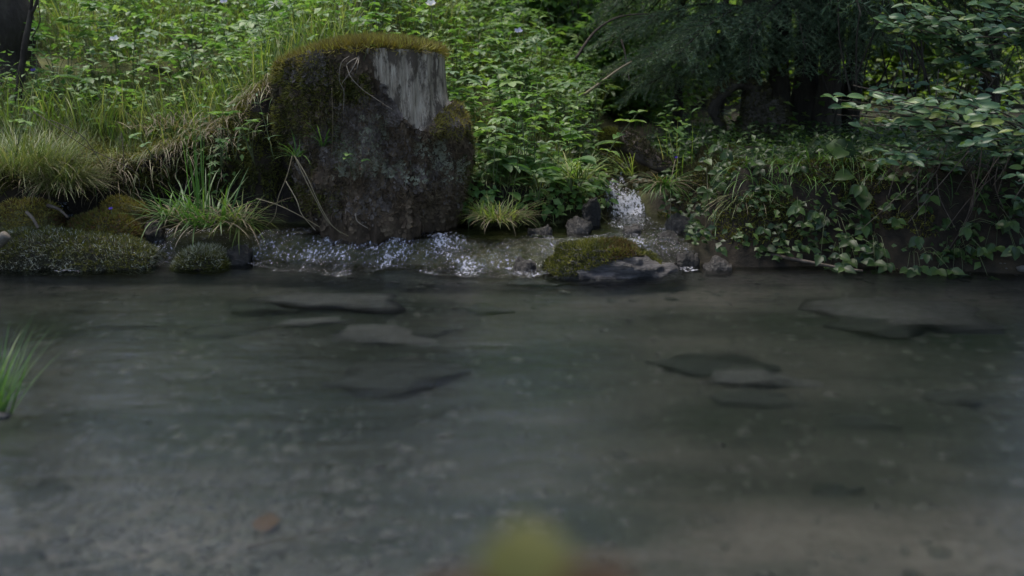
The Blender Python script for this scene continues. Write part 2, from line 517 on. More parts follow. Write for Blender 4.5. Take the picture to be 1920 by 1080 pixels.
def ground_mat():
    m, nt, out = new_mat('ground')
    geo = N(nt, 'NewGeometry')
    sep = N(nt, 'SeparateXYZ')
    nt.links.new(geo.outputs['Position'], sep.inputs[0])
    sn = N(nt, 'SeparateXYZ')
    nt.links.new(geo.outputs['Normal'], sn.inputs[0])
    n1 = N(nt, 'TexNoise', i_Scale=9.0, i_Detail=9.0, i_Roughness=.7)
    nt.links.new(geo.outputs['Position'], n1.inputs['Vector'])
    n2 = N(nt, 'TexNoise', i_Scale=2.3, i_Detail=4.0, i_Roughness=.6)
    nt.links.new(geo.outputs['Position'], n2.inputs['Vector'])
    soil = ramp(nt, n1.outputs[0], [(.3, (.007, .005, .004)), (.5, (.018, .013, .009)), (.72, (.042, .031, .02))])
    moss = ramp(nt, n1.outputs[0], [(.3, (.03, .035, .010)), (.5, (.065, .075, .018)), (.7, (.12, .12, .035))])
    mm = N(nt, 'MixRGB')
    f = math_n(nt, 'MULTIPLY', ramp(nt, sn.outputs[2], [(.45, (0, 0, 0)), (.8, (1, 1, 1))]), ramp(nt, n2.outputs[0], [(.3, (.25, .25, .25)), (.6, (1, 1, 1))]))
    f = math_n(nt, 'MULTIPLY', f, ramp(nt, math_n(nt, 'MULTIPLY', sep.outputs[0], .25), [(.15, (1, 1, 1)), (.21, (.12, .12, .12))]))
    nt.links.new(f, mm.inputs[0])
    nt.links.new(soil, mm.inputs[1])
    nt.links.new(moss, mm.inputs[2])
    # pale silt and sand of the stream bed, with green algae patches
    n3 = N(nt, 'TexNoise', i_Scale=1.7, i_Detail=5.0, i_Roughness=.55)
    mp = N(nt, 'Mapping')
    mp.inputs['Scale'].default_value = (.7, 1.4, 1)
    nt.links.new(geo.outputs['Position'], mp.inputs['Vector'])
    nt.links.new(mp.outputs[0], n3.inputs['Vector'])
    silt = ramp(nt, n3.outputs[0], [(.30, (.04, .045, .036)), (.42, (.075, .073, .063)), (.55, (.135, .115, .104)), (.75, (.18, .15, .134))])
    n4 = N(nt, 'TexNoise', i_Scale=38.0, i_Detail=5.0, i_Roughness=.7)
    nt.links.new(mp.outputs[0], n4.inputs['Vector'])
    deep = N(nt, 'MixRGB')                                   # pale silt shallows; deep bed painted darker for light lost in deep water
    nt.links.new(ramp(nt, math_n(nt, 'ADD', math_n(nt, 'ADD', sep.outputs[2], 1.0), math_n(nt, 'MULTIPLY', n3.outputs[0], .12)), [(.72, (0, 0, 0)), (.90, (1, 1, 1))]), deep.inputs[0])
    nt.links.new(ramp(nt, n3.outputs[0], [(.35, (.014, .020, .013)), (.65, (.042, .043, .036))]), deep.inputs[1])
    nt.links.new(silt, deep.inputs[2])
    sm = N(nt, 'MixRGB', blend_type='MULTIPLY', i_Fac=.9)
    nt.links.new(deep.outputs[0], sm.inputs[1])
    nt.links.new(ramp(nt, n4.outputs[0], [(.35, (.6, .6, .6)), (.5, (1, 1, 1)), (.7, (1.15, 1.12, 1.1))]), sm.inputs[2])
    fin = N(nt, 'MixRGB')
    nt.links.new(ramp(nt, math_n(nt, 'ADD', sep.outputs[2], .5), [(.40, (0, 0, 0)), (.47, (1, 1, 1))]), fin.inputs[0])
    nt.links.new(sm.outputs[0], fin.inputs[1])
    nt.links.new(mm.outputs[0], fin.inputs[2])
    b = N(nt, 'BsdfPrincipled', i_Roughness=.85)
    b.inputs['Specular IOR Level'].default_value = .25
    nt.links.new(fin.outputs[0], b.inputs['Base Color'])
    bp = N(nt, 'Bump', i_Strength=.8, i_Distance=.02)
    nt.links.new(n1.outputs[0], bp.inputs['Height'])
    nt.links.new(bp.outputs[0], b.inputs['Normal'])
    nt.links.new(b.outputs[0], out.inputs[0])
    return m


M['ground'] = ground_mat()


def water_mat(name, tint, foam=0.0, stretch=(3.0, 9.0, 1.0), bstr=0.25, bdist=0.02, fscale=30, rough=0.03, thr=.56, rrough=0.0):
    m, nt, out = new_mat(name)
    geo = N(nt, 'NewGeometry')
    mp = N(nt, 'Mapping')
    mp.inputs['Scale'].default_value = stretch
    nt.links.new(geo.outputs['Position'], mp.inputs['Vector'])
    n1 = N(nt, 'TexNoise', i_Scale=2.2, i_Detail=6.0, i_Roughness=.65, i_Distortion=.4)
    nt.links.new(mp.outputs[0], n1.inputs['Vector'])
    bp = N(nt, 'Bump', i_Strength=bstr, i_Distance=bdist)
    n9 = N(nt, 'TexNoise', i_Scale=9.0, i_Detail=3.0, i_Roughness=.55)      # fine wind ripples
    nt.links.new(mp.outputs[0], n9.inputs['Vector'])
    nt.links.new(math_n(nt, 'ADD', n1.outputs[0], math_n(nt, 'MULTIPLY', n9.outputs[0], .30)), bp.inputs['Height'])
    fr = N(nt, 'Fresnel', i_IOR=1.33)
    nt.links.new(bp.outputs[0], fr.inputs['Normal'])
    gl = N(nt, 'BsdfGlossy', i_Roughness=rough)
    nt.links.new(bp.outputs[0], gl.inputs['Normal'])
    tr = N(nt, 'BsdfRefraction', i_IOR=1.33, i_Roughness=rrough) if rrough else N(nt, 'BsdfTransparent')
    tr.inputs[0].default_value = (*tint, 1)
    if rrough:
        b2 = N(nt, 'Bump', i_Strength=bstr * .5, i_Distance=bdist)
        nt.links.new(n1.outputs[0], b2.inputs['Height'])
        nt.links.new(b2.outputs[0], tr.inputs['Normal'])
    mix = N(nt, 'MixShader')
    nt.links.new(fr.outputs[0], mix.inputs[0])
    nt.links.new(tr.outputs[0], mix.inputs[1])
    nt.links.new(gl.outputs[0], mix.inputs[2])
    last = mix
    if foam:
        n2 = N(nt, 'TexNoise', i_Scale=fscale, i_Detail=6.0, i_Roughness=.72)
        mp2 = N(nt, 'Mapping')
        mp2.inputs['Scale'].default_value = (1.25, .8, .9)
        nt.links.new(geo.outputs['Position'], mp2.inputs['Vector'])
        nt.links.new(mp2.outputs[0], n2.inputs['Vector'])
        n5 = N(nt, 'TexNoise', i_Scale=5.0, i_Detail=2.0)
        nt.links.new(mp2.outputs[0], n5.inputs['Vector'])
        s = math_n(nt, 'ADD', n2.outputs[0], math_n(nt, 'MULTIPLY', math_n(nt, 'SUBTRACT', n5.outputs[0], .5), .5))
        k = ramp(nt, s, [(thr - .03, (0, 0, 0)), (thr + .03, (foam * .5,) * 3), (thr + .11, (foam,) * 3)])  # white flecks serve as foam and as painted sparkle of the broken water
        df = N(nt, 'BsdfDiffuse')
        df.inputs[0].default_value = (.55, .56, .62, 1)
        m2 = N(nt, 'MixShader')
        nt.links.new(k, m2.inputs[0])
        nt.links.new(mix.outputs[0], m2.inputs[1])
        nt.links.new(df.outputs[0], m2.inputs[2])
        last = m2
    nt.links.new(last.outputs[0], out.inputs[0])
    return m


M['pool'] = water_mat('pool_water', (.85, .92, .90), rrough=.008, bstr=.26, stretch=(4, 8, 1))
M['upper'] = water_mat('upper_water', (.72, .74, .70), bstr=.35)
M['cascade'] = water_mat('cascade_water', (.75, .77, .77), foam=.52, stretch=(20, 26, 26), bstr=.9, bdist=.012, fscale=62, rough=.07, thr=.57)
M['fall'] = water_mat('falling_water', (.75, .77, .77), foam=.75, stretch=(20, 26, 26), bstr=.9, bdist=.012, fscale=55, rough=.08, thr=.53)

# ================================================================== THE SETTING
def axis(parts):
    out = [np.arange(a, b, s) for a, b, s in parts]
    return np.concatenate(out)


gx = axis([(-160, -20, 12), (-20, -6, 1.5), (-6, -3.2, .15), (-3.2, 3.4, .03), (3.4, 7, .15), (7, 20, 1.5), (20, 161, 12)])
gy = axis([(-30, -2, 3), (-2, 1.2, .12), (1.2, 4.2, .06), (4.2, 6.6, .025), (6.6, 12, .10), (12, 30, 1.0), (30, 260, 12)])
X, Y = np.meshgrid(gx, gy, indexing='ij')
Z = height(X, Y)
# overhanging turf lip on the bank
yb = np.interp(X, _ybx, _yby)
lip = sst(0.22, 0.42, Z) * np.exp(-((Y - yb - 0.14) / 0.16) ** 2) * (X < 0.5) * 0.14
Yd = Y - lip * (1 + fbm(X * 6, Y * 3, oct=2, s=8))
V = np.stack([X, Yd, Z], -1).reshape(-1, 3)
V_ground, F_ground = V, grid_faces(len(gx), len(gy))
ground = obj('ground', np_mesh('ground', V, [grid_faces(len(gx), len(gy))], mats=[M['ground']]))
tag(ground, 'mossy dark forest soil and pale silty stream bed', 'ground', kind='structure')


def sheet(name, xs, ys_, zf, mat, label, mask=None):
    X, Y = np.meshgrid(xs, ys_, indexing='ij')
    V = np.stack([X, Y, zf(X, Y)], -1).reshape(-1, 3)
    F = grid_faces(len(xs), len(ys_))
    if mask is not None:
        k = mask(X, Y).reshape(-1)
        F = F[k[F].all(1)]
    o = obj(name, np_mesh(name, V, [F], mats=[mat]))
    return tag(o, label, 'water', kind='structure')


def ripple(X, Y):
    return 0.0028 * fbm(X * 9, Y * 26, oct=3, s=41) + 0.003 * fbm(X * 2.5, Y * 7, oct=2, s=42)


sheet('pool_water', np.arange(-9, 9, .05), np.concatenate([np.arange(.6, 2, .04), np.arange(2, 4.98, .02)]), ripple, M['pool'],
      'clear rippling water of the wide stream pool')


def cas_z(X, Y):
    d = Y - shore(X)
    g = height(X, Y)
    rough = 0.011 * fbm(X * 26, Y * 30, oct=3, s=51) + 0.010 * fbm(X * 7, Y * 9, oct=2, s=52)
    return np.maximum(g + 0.014, 0.0) + rough + 0.004


sheet('cascade_water', np.arange(-2.3, 1.05, .012), np.arange(4.35, 5.06, .012), cas_z, M['cascade'],
      'broken white water spilling over the long tufa step',
      lambda X, Y: (Y - shore(X) > -0.06 - 0.09 * noise3(X * 4, 1.0)) & (Y - shore(X) < 0.40 + .05 * noise3(X * 5, 3.0)) & (X > -2.28 + .08 * noise3(Y * 9, 2.)) & (X < .82 + .05 * noise3(Y * 14, 2.)))
sheet('upper_water', np.arange(-3.2, 1.0, .04), np.arange(4.85, 5.75, .03), lambda X, Y: 0.098 + 0.8 * ripple(X * 2, Y * 2), M['upper'],
      'shallow dark water pooled behind the tufa step', lambda X, Y: Y - shore(X) > 0.24)


def fall_z(X, Y):
    return height(X, Y) + 0.018 + 0.030 * fbm(X * 20, Y * 16, oct=3, s=61)


def fall_mask(X, Y):
    cx = 0.62 + 0.05 * np.sin(Y * 3.0) + 0.10 * np.maximum(0, Y - 5.6)
    return np.abs(X - cx) < (0.10 + 0.04 * noise3(Y * 12, 5.) - 0.06 * sst(5.5, 5.9, Y) + 0.05 * sst(5.3, 5.1, Y))


sheet('waterfall', np.arange(.3, 1.2, .012), np.arange(5.05, 6.6, .012), fall_z, M['fall'],
      'small white waterfall tumbling down between the leafy banks', fall_mask)


# ------------------------------------------------------------------ loaf-shaped mounds (rocks, moss cushions)
def loaf(profile, Y, depth, nu=60, nv=28, nz=0.02, freq=9, seed=0, base=-0.06, ridge=0.0, back=1.0):
    """profile: photo points along the top outline, left to right, standing at Y. Returns V, F"""
    pts = np.array([tuple(P(a, b, Y)) for a, b in profile])
    u = np.linspace(0, 1, nu)
    s = np.linspace(0, 1, len(pts))
    xs = np.interp(u, s, pts[:, 0])
    hz = np.interp(u, s, pts[:, 2])
    base_z = base
    w = np.sqrt(np.clip(1 - (2 * u - 1) ** 2, 0, 1)) ** 0.8
    ph = np.linspace(0, np.pi, nv)
    V = np.zeros((nu, nv, 3))
    for i in range(nu):
        hgt = max(hz[i] - base_z, 0.01)
        V[i, :, 0] = xs[i]
        V[i, :, 1] = Y - np.cos(ph) * depth * (0.25 + 0.75 * w[i]) * np.where(ph < np.pi / 2, 1, back)
        V[i, :, 2] = base_z + hgt * np.clip(np.sin(ph), 0, 1) ** 0.75
    n = fbm(V[..., 0] * freq, V[..., 1] * freq, V[..., 2] * freq, 4, seed)
    if ridge:
        n = n + ridge * (1 - np.abs(fbm(V[..., 0] * freq * .4, V[..., 1] * freq * .6, V[..., 2] * freq * 2.6, 3, seed + 5)) * 4)
    c = np.array([xs.mean(), Y, base_z])
    dv = V - c
    dv /= np.linalg.norm(dv, axis=-1, keepdims=True) + 1e-9
    V += dv * (n * nz)[..., None]
    F = grid_faces(nu, nv)
    return V.reshape(-1, 3), F


def moss_part(name, V, F, n, L, W, mat, parent, keep=None, spread=.6):
    p, nr = surf_samples(V, F, n, keep)
    tv, tf, tt = tufts(p, nr, L, W, spread)
    o = obj(name, np_mesh(name, tv, [tf], tt, [mat], smooth=False), parent)
    o['kind'] = 'stuff'
    return o


def upn(c, nr):
    return (nr[:, 2] > -0.1) * 1.0


# mossy rock in the step
root = empty('mossy_rock', P(1140, 525, 4.45), 0, 'dark striated rock with a green moss cap below the waterfall', 'rock')
root.location = (0, 0, 0)
rv, rf = loaf([(1022, 525), (1032, 496), (1050, 474), (1085, 458), (1120, 452), (1155, 456), (1190, 470), (1222, 488), (1250, 501), (1268, 522)], 4.62, .17, 110, 44, .035, 13, 3, -.10, .5)
obj('rock_body', np_mesh('rock_body', rv, [rf], mats=[M['rock']]), root)
xa, xb = P(1028, 480, 4.5).x, P(1250, 490, 4.5).x


def rock_keep(c, nr):
    t = (c[:, 0] - xa) / (xb - xa)
    lim = 0.005 + 0.11 * np.clip(t, 0, 1) * (t > .25) + .02 * fbm(c[:, 0] * 12, c[:, 1] * 12, 0, 2, 4) - .05 * np.clip(t - .7, 0, 1) * 2
    lim = np.where(c[:, 1] > 4.62, -.05, lim)
    return ((c[:, 2] > lim) & (t > -.05) & (t < 1.0) & (nr[:, 2] > -.3)) * 1.0


moss_part('moss', rv, rf, 15000, .016, .0045, M['moss_green'], root, rock_keep)
moss_part('moss', rv, rf, 2500, .018, .0045, M['moss_rust'], root, lambda c, n: rock_keep(c, n) * np.exp(-((c[:, 0] - P(1170, 450, 4.5).x) / .06) ** 2))

# moss cushions on the left shore
for prof, Yc, dep, mat1, mat2, label, n in [
    ([(-30, 440), (-20, 392), (20, 376), (60, 373), (95, 386), (108, 405), (118, 432)], 4.92, .16, 'moss_rust', 'moss_gold', 'rounded moss cushion with an orange crown at the left edge', 9000),
    ([(128, 438), (138, 412), (160, 402), (200, 398), (235, 406), (252, 420), (258, 440)], 4.90, .15, 'moss_rust', 'moss_green', 'dark rusty red moss cushion beside the left tussock', 9000),
    ([(192, 402), (202, 378), (232, 370), (262, 380), (276, 402)], 5.08, .12, 'moss_rust', 'moss_gold', 'small ochre moss cushion behind the rusty red cushion', 5000),
    ([(332, 498), (342, 476), (365, 462), (395, 460), (418, 472), (430, 498)], 4.74, .11, 'moss_green', 'moss_wet', 'green moss pad in the step below the straw tussock', 7000),
    ([(-60, 500), (-40, 450), (40, 432), (120, 434), (200, 440), (260, 452), (290, 470), (296, 500)], 4.76, .16, 'moss_wet', 'moss_green', 'long low wet moss mat along the left waterline', 20000),
]:
    rt = empty('moss_cushion', (0, 0, 0), 0, label, 'moss', None)
    v, f = loaf(prof, Yc, dep, 50, 26, .03, 12, random.randint(0, 99), -.08)
    obj('cushion_body', np_mesh('cushion_body', v, [f], mats=[M['moss_dark']]), rt)
    moss_part('moss', v, f, n * 2 // 3, .017, .0045, M[mat1], rt, upn)
    moss_part('moss', v, f, n // 3, .02, .0045, M[mat2], rt, lambda c, nr: (nr[:, 2] > .35) * 1.0)

# small tufa stones in the step and beside the waterfall
for k, (px, py, w, Yc, lab) in enumerate([
    (985, 492, 40, 4.62, 'wet grey stone beside the mossy rock at the step'), (1110, 385, 34, 5.20, 'dark pointed stone left of the waterfall'),
    (1085, 418, 46, 5.02, 'flat dark stone below the pointed stone'), (1290, 480, 40, 4.72, 'wet dark stone right of the mossy rock'),
    (1250, 440, 36, 4.9, 'small wet stone right of the waterfall foot'), (1345, 495, 50, 4.66, 'low brown stone at the right waterline'),
    (1010, 430, 40, 4.98, 'low tufa stone left of the waterfall foot'), (450, 465, 44, 4.78, 'small grey stone right of the green moss pad'),
    (1275, 415, 50, 5.08, 'dark tufa block right of the waterfall'), (1185, 430, 30, 4.92, 'small black stone at the waterfall foot'),
    (290, 420, 36, 4.98, 'small grey stone below the straw tussock')]):
    h = w * (.75 if k == 1 else .34)
    v, f = loaf([(px - w / 2, py + h * .5), (px - w * .4, py), (px - w * .1, py - h * .5), (px + w * .2, py - h * .4), (px + w * .42, py), (px + w / 2, py + h * .5)],
                Yc, w / 800, 34, 20, .035, 24, 20 + k, H(P(px, py, Yc).x, Yc) - .05, .3)
    tag(obj('wet_stone', np_mesh('wet_stone', v, [f], mats=[M['tufa']])), lab, 'stone')

# ================================================================== STUMP
SY = 5.22
_ly = [40, 120, 170, 240, 330, 430, 470]
_lx = [552, 536, 524, 522, 552, 580, 580]
_ry = [40, 75, 100, 180, 215, 240, 270, 320, 430, 470]
_rx = [836, 838, 838, 842, 852, 864, 866, 858, 846, 844]


def zpix(py): return P(960, py, SY - .25).z
def xpix(px): return P(px, 250, SY - .1).x


zl = np.array([zpix(a) for a in _ly])[::-1]
xl = np.array([xpix(a) for a in _lx])[::-1]
zr = np.array([zpix(a) for a in _ry])[::-1]
xr = np.array([xpix(a) for a in _rx])[::-1]
tx = np.array([xpix(a) for a in (505, 530, 560, 600, 640, 690, 740, 800, 825, 845)])
tz = np.array([zpix(a) for a in (150, 132, 112, 96, 87, 83, 83, 88, 92, 100)])
na, nh = 260, 150
th = np.linspace(0, 2 * np.pi, na, endpoint=False)          # 0 = right, -pi/2 faces the camera
SV = np.zeros((na, nh, 3))
for i, a in enumerate(th):
    xt = 0.5 * (xl[-1] + xr[-1]) + 0.5 * (xr[-1] - xl[-1]) * math.cos(a)
    zt = np.interp(xt, tx, tz) - 0.015
    zz = np.linspace(-0.06, zt, nh)
    L_, R_ = np.interp(zz, zl, xl), np.interp(zz, zr, xr)
    cx, hw = (L_ + R_) / 2, (R_ - L_) / 2
    ca, sa = math.cos(a), math.sin(a)
    sx = np.sign(ca) * abs(ca) ** .95
    sy = np.sign(sa) * abs(sa) ** .9
    SV[i, :, 0] = cx + hw * sx
    SV[i, :, 1] = SY + (0.34 + 0.04 * sst(.5, .1, zz)) * sy
    SV[i, :, 2] = zz
sxp = SV[..., 0]
szp = SV[..., 2]
nn = fbm(sxp * 5, SV[..., 1] * 5, szp * 3, 4, 71) * .05 + fbm(sxp * 16, SV[..., 1] * 16, szp * 9, 4, 72) * .035
nn += 0.022 * (1 - np.abs(fbm(sxp * 9, SV[..., 1] * 9, szp * 1.6, 3, 74)) * 5)
# bare wood face: smooth and set back where the bark fell off
edge = .075 * fbm(szp * 9, sxp * 7, 0, 4, 73)
wl = np.interp(szp, [zpix(220), zpix(180), zpix(140), zpix(95)], [xpix(762), xpix(732), xpix(712), xpix(698)]) + edge
wlow = np.interp(sxp, [xpix(730), xpix(775), xpix(805), xpix(830), xpix(850)], [zpix(195), zpix(232), zpix(246), zpix(220), zpix(200)])
woodm = sst(-.015, .01, sxp - wl) * sst(-.02, .015, szp - wlow - .4 * edge) * (SV[..., 1] < SY + .1 + .5 * (sxp > xpix(770)))
flute = .006 * np.sin(sxp * 95 + 2 * fbm(sxp * 9, szp * 2, 0, 2, 75))
nn = nn * (1 - woodm) + (-.022 + flute + .2 * nn) * woodm
# burl on the right shoulder
bc = np.array([xpix(850), SY - .26, zpix(238)])
bd = np.exp(-(((sxp - bc[0]) / .085) ** 2 + ((SV[..., 1] - bc[1]) / .13) ** 2 + ((szp - bc[2]) / .05) ** 2))
nn += .055 * bd * (1 - woodm)
nn -= .04 * np.exp(-(((sxp - xpix(815)) / .05) ** 2 + ((szp - zpix(275)) / .035) ** 2)) * (SV[..., 1] < SY)
nrm = np.stack([np.cos(th), np.sin(th), 0 * th], -1)[:, None, :]
SV = SV + nrm * nn[..., None]
ext = []
rim = SV[:, -1]
cen = rim.mean(0)
caps = [rim]
for t in (.93, .8, .6, .35, .1):
    q = cen + (rim - cen) * t
    q[:, 2] = np.interp(q[:, 0], tx, tz) + .02 * (1 - t) + .02 * fbm(q[:, 0] * 9, q[:, 1] * 9, 0, 3, 76) - .012
    caps.append(q)
CV = np.stack(caps, 1)
stump = empty('tree_stump', (0, 0, 0), 0, 'large old tree stump with bare grey wood and mossy top at the water', 'tree stump')
SF = grid_faces(na, nh, wrap=True)
wm = woodm.reshape(-1)[SF].mean(1) > .5
sv = SV.reshape(-1, 3)
obj('bark', np_mesh('bark', sv, [SF[~wm]], mats=[M['bark']]), stump)
bw = obj('bare_wood', np_mesh('bare_wood', sv, [SF[wm]], mats=[M['wood']]), stump)
bw['label'] = 'smooth grey weathered wood where the bark has gone'
CF = grid_faces(na, 6, wrap=True)
cv = CV.reshape(-1, 3)
capo = obj('moss_cap', np_mesh('moss_cap', cv, [CF], mats=[M['moss_dark']]), stump)
# moss: golden crown on the top and hanging over the rim
moss_part('moss', cv, CF, 22000, .042, .005, M['moss_gold'], capo, None, .55)
upv = np.array([0, 0, 1.0])
p, nr = surf_samples(sv, SF[~wm | (sv[SF[:, 0], 2] > 0)], 24000)
topz = np.interp(p[:, 0], tx, tz)
dz = topz - p[:, 2]
k = (dz < .035 + .02 * fbm(p[:, 0] * 14, p[:, 1] * 14, 0, 2, 81)) & (p[:, 1] < SY + .2)
tv, tf, tt = tufts(p[k], nr[k] * .8 + upv * .3, .036, .005, .5)
o = obj('moss', np_mesh('moss_rim', tv, [tf], tt, [M['moss_gold']], smooth=False), capo); o['kind'] = 'stuff'


def zone(px0, px1, py0, py1, soft=.05, seed=0, thr=.0):
    a, b, c, d = xpix(px0), xpix(px1), zpix(py1), zpix(py0)

    def f(ctr, nr):
        w = sst(a - soft, a + soft, ctr[:, 0]) * sst(b + soft, b - soft, ctr[:, 0]) * sst(c - soft, c + soft, ctr[:, 2]) * sst(d + soft, d - soft, ctr[:, 2])
        w = w * (fbm(ctr[:, 0] * 8, ctr[:, 1] * 8, ctr[:, 2] * 8, 3, seed) > thr) * (ctr[:, 1] < SY + .1)
        return w + 1e-9
    return f


BF = SF[~wm]
moss_part('moss', sv, BF, 9000, .022, .005, M['moss_dark'], stump, zone(500, 660, 110, 360, .05, 82, -.2))
moss_part('moss', sv, BF, 9000, .024, .005, M['moss_green'], stump, zone(500, 640, 115, 390, .06, 83, -.1))
moss_part('moss', sv, BF, 1500, .02, .005, M['moss_green'], stump, zone(650, 700, 130, 190, .03, 84, -.1))
moss_part('moss', sv, BF, 3500, .022, .005, M['moss_gold'], stump, zone(818, 885, 203, 258, .025, 85, -.1))
moss_part('moss', sv, BF, 2500, .022, .005, M['moss_gold'], stump, zone(520, 610, 95, 140, .03, 86, -.3))
moss_part('moss', sv, BF, 2200, .02, .004, M['moss_green'], stump, zone(862, 890, 250, 420, .03, 87, -.2))
# brown fibrous rot
p, nr = surf_samples(sv, BF, 14000, zone(560, 870, 190, 390, .06, 88, -.2))
tv, tf, tt = tufts(p, nr + [0, 0, -.4], .028, .0035, .9)
o = obj('bark_fibre', np_mesh('bark_fibre', tv, [tf], tt, [M['fibre']], smooth=False), stump); o['kind'] = 'stuff'


def flakes(name, n, size, mat, keep, parent):
    p, nr = surf_samples(sv, BF, n, keep)
    t = np.cross(nr, rng.normal(size=(n, 3)))
    t /= np.linalg.norm(t, axis=1)[:, None]
    b_ = np.cross(nr, t)
    ang = np.arange(6) / 6 * 2 * np.pi
    S = size * (.5 + rng.random(n))
    rr = S[:, None] * (.65 + .6 * rng.random((n, 6)))
    lift = .003 + .6 * S[:, None] * (rng.random((n, 6)) ** 2)
    ring = p[:, None] + t[:, None] * (rr * np.cos(ang))[..., None] + b_[:, None] * (rr * np.sin(ang))[..., None] + nr[:, None] * lift[..., None]
    V = np.concatenate([(p + nr * .003)[:, None], ring], 1).reshape(-1, 3)
    o = np.arange(n)[:, None] * 7
    j = np.arange(6)
    F = np.stack([o + 0 * j, o + 1 + j, o + 1 + (j + 1) % 6], -1).reshape(-1, 3)
    ob = obj(name, np_mesh(name, V, [F], np.repeat(rng.random(n), 7), [mat], smooth=False), parent)
    ob['kind'] = 'stuff'
    return ob


flakes('lichen', 900, .010, M['lichen'], zone(640, 770, 215, 320, .04, 89, -.05), stump)
flakes('lichen', 700, .009, M['lichen'], zone(770, 870, 262, 340, .04, 90, -.05), stump)
flakes('lichen', 1500, .009, M['lichen_pink'], zone(560, 860, 190, 400, .05, 97, -.05), stump)
flakes('lichen', 1100, .011, M['lichen_pink'], zone(560, 730, 205, 300, .05, 91, -.05), stump)
flakes('lichen', 500, .012, M['lichen_pink'], zone(690, 750, 140, 200, .03, 92, -.3), stump)
flakes('lichen', 420, .012, M['lichen_pink'], zone(835, 885, 185, 245, .03, 93, -.2), stump)
flakes('lichen', 700, .012, M['lichen_pink'], zone(555, 620, 95, 150, .03, 94, -.25), stump)
flakes('lichen', 260, .014, M['lichen_pink'], zone(745, 800, 195, 225, .03, 96, -.4), stump)
flakes('bark_flake', 1500, .012, M['bark'], zone(520, 880, 120, 430, .05, 95, -.5), stump)


# ------------------------------------------------------------------ roots, straws, twigs given as photo paths with their depth
def strand(name, pts, r0, r1, mat, label, cat, group=None, sides=5, n=20, parent=None):
    path = smooth_path([P(*p) for p in pts], n)
    v, f = tube(path, r0, r1, sides)
    o = obj(name, np_mesh(name, v, f, mats=[M[mat]]), parent)
    if parent is None: tag(o, label, cat, group)
    return o


F0 = SY - .40
strand('root', [(672, 106, F0 + .06), (667, 118, F0), (655, 138, F0 - .02), (641, 156, F0)], .003, .002, 'root', '', '', parent=stump)
strand('root', [(671, 108, F0 + .05), (660, 113, F0 - .01), (650, 121, F0 - .01), (650, 128, F0)], .0025, .0015, 'root', '', '', parent=stump)
strand('root', [(673, 108, F0 + .05), (671, 122, F0 - .01), (668, 138, F0)], .0025, .0015, 'root', '', '', parent=stump)
strand('root', [(650, 124, F0), (658, 145, F0 - .03), (680, 168, F0 - .03), (712, 190, F0 - .03), (745, 212, F0 - .01)], .0018, .0014, 'root', '', '', parent=stump)
strand('root', [(655, 105, F0 + .05), (640, 118, F0), (636, 150, F0 - .01), (645, 172, F0), (643, 215, F0)], .0015, .001, 'root', '', '', parent=stump)
strand('root', [(622, 165, F0), (624, 230, F0 - .02), (622, 295, F0)], .0012, .001, 'straw', '', '', parent=stump)
strand('root', [(668, 84, F0 + .3), (668, 68, F0 + .3), (665, 62, F0 + .3)], .0025, .001, 'twig', '', '', parent=stump)
strand('root', [(667, 400, F0 - .02), (670, 415, F0 - .05), (690, 428, F0 - .06)], .002, .0015, 'root', '', '', parent=stump)
for k, (pts, lab) in enumerate([
    ([(548, 292, 4.92), (538, 330, 4.88), (522, 370, 4.86), (515, 405, 4.85), (498, 425, 4.86)], 'pale straw hanging steeply beside the stump, leftmost of the straws'),
    ([(552, 292, 4.92), (575, 330, 4.86), (600, 385, 4.84), (625, 425, 4.84), (658, 445, 4.86)], 'longest pale straw arching down to the water before the stump'),
    ([(554, 296, 4.92), (572, 335, 4.87), (592, 375, 4.86), (612, 412, 4.86), (640, 438, 4.86)], 'pale straw just inside the longest arching straw'),
    ([(536, 340, 4.90), (556, 375, 4.86), (566, 402, 4.85), (592, 432, 4.86)], 'thin pale straw ending short of the stump foot'),
    ([(480, 372, 4.9), (520, 384, 4.85), (560, 403, 4.84), (600, 426, 4.86)], 'green straw lying low across the dark bank left of the stump'),
    ([(95, 225, 5.0), (150, 252, 4.95), (180, 290, 4.95), (195, 315, 4.96)], 'thin bare root drooping beside the left tussock'),
    ([(60, 208, 5.1), (110, 240, 5.0), (160, 275, 4.98), (250, 320, 4.98), (262, 352, 5.0)], 'long thin root hanging across the dark bank at left'),
    ([(228, 250, 5.2), (232, 300, 5.12), (231, 360, 5.1)], 'straight thin root in the dark hollow at left'),
    ([(1266, 300, 5.2), (1258, 345, 5.1), (1257, 415, 5.06)], 'pale straw hanging right of the waterfall'),
    ([(1325, 315, 5.1), (1327, 370, 5.0), (1322, 435, 4.98)], 'straight pale straw hanging on the right bank'),
]):
    strand('hanging_straw', pts, .0028 if k < 4 else .002, .0015, 'straw' if k < 5 or k > 7 else 'twig', lab, 'straw', 'straws and roots hanging on the bank')

strand('fallen_branch', [(1300, 428, 5.0), (1380, 458, 4.82), (1450, 478, 4.72), (1520, 492, 4.64), (1580, 503, 4.58), (1618, 508, 4.55)], .012, .005, 'twig', 'long thin dark branch lying along the right waterline', 'branch')
strand('fallen_branch', [(1095, 178, 6.2), (1130, 152, 6.25), (1160, 130, 6.3), (1185, 115, 6.3)], .009, .004, 'straw', 'pale broken branch leaning in the meadow right of the stump', 'branch')
strand('fallen_branch', [(1080, 110, 6.8), (1115, 60, 6.9), (1160, 32, 6.9), (1215, 26, 6.9)], .010, .004, 'twig', 'dark arched branch above the brook near the spruce', 'branch')
strand('fallen_branch', [(1165, 75, 6.9), (1172, 100, 6.8), (1180, 150, 6.7)], .008, .005, 'twig', 'upright dead stick beside the arched branch', 'branch')
strand('fallen_branch', [(90, 385, 4.86), (110, 392, 4.82), (128, 408, 4.78)], .010, .005, 'twig', 'short grey stick between the two moss cushions', 'branch')
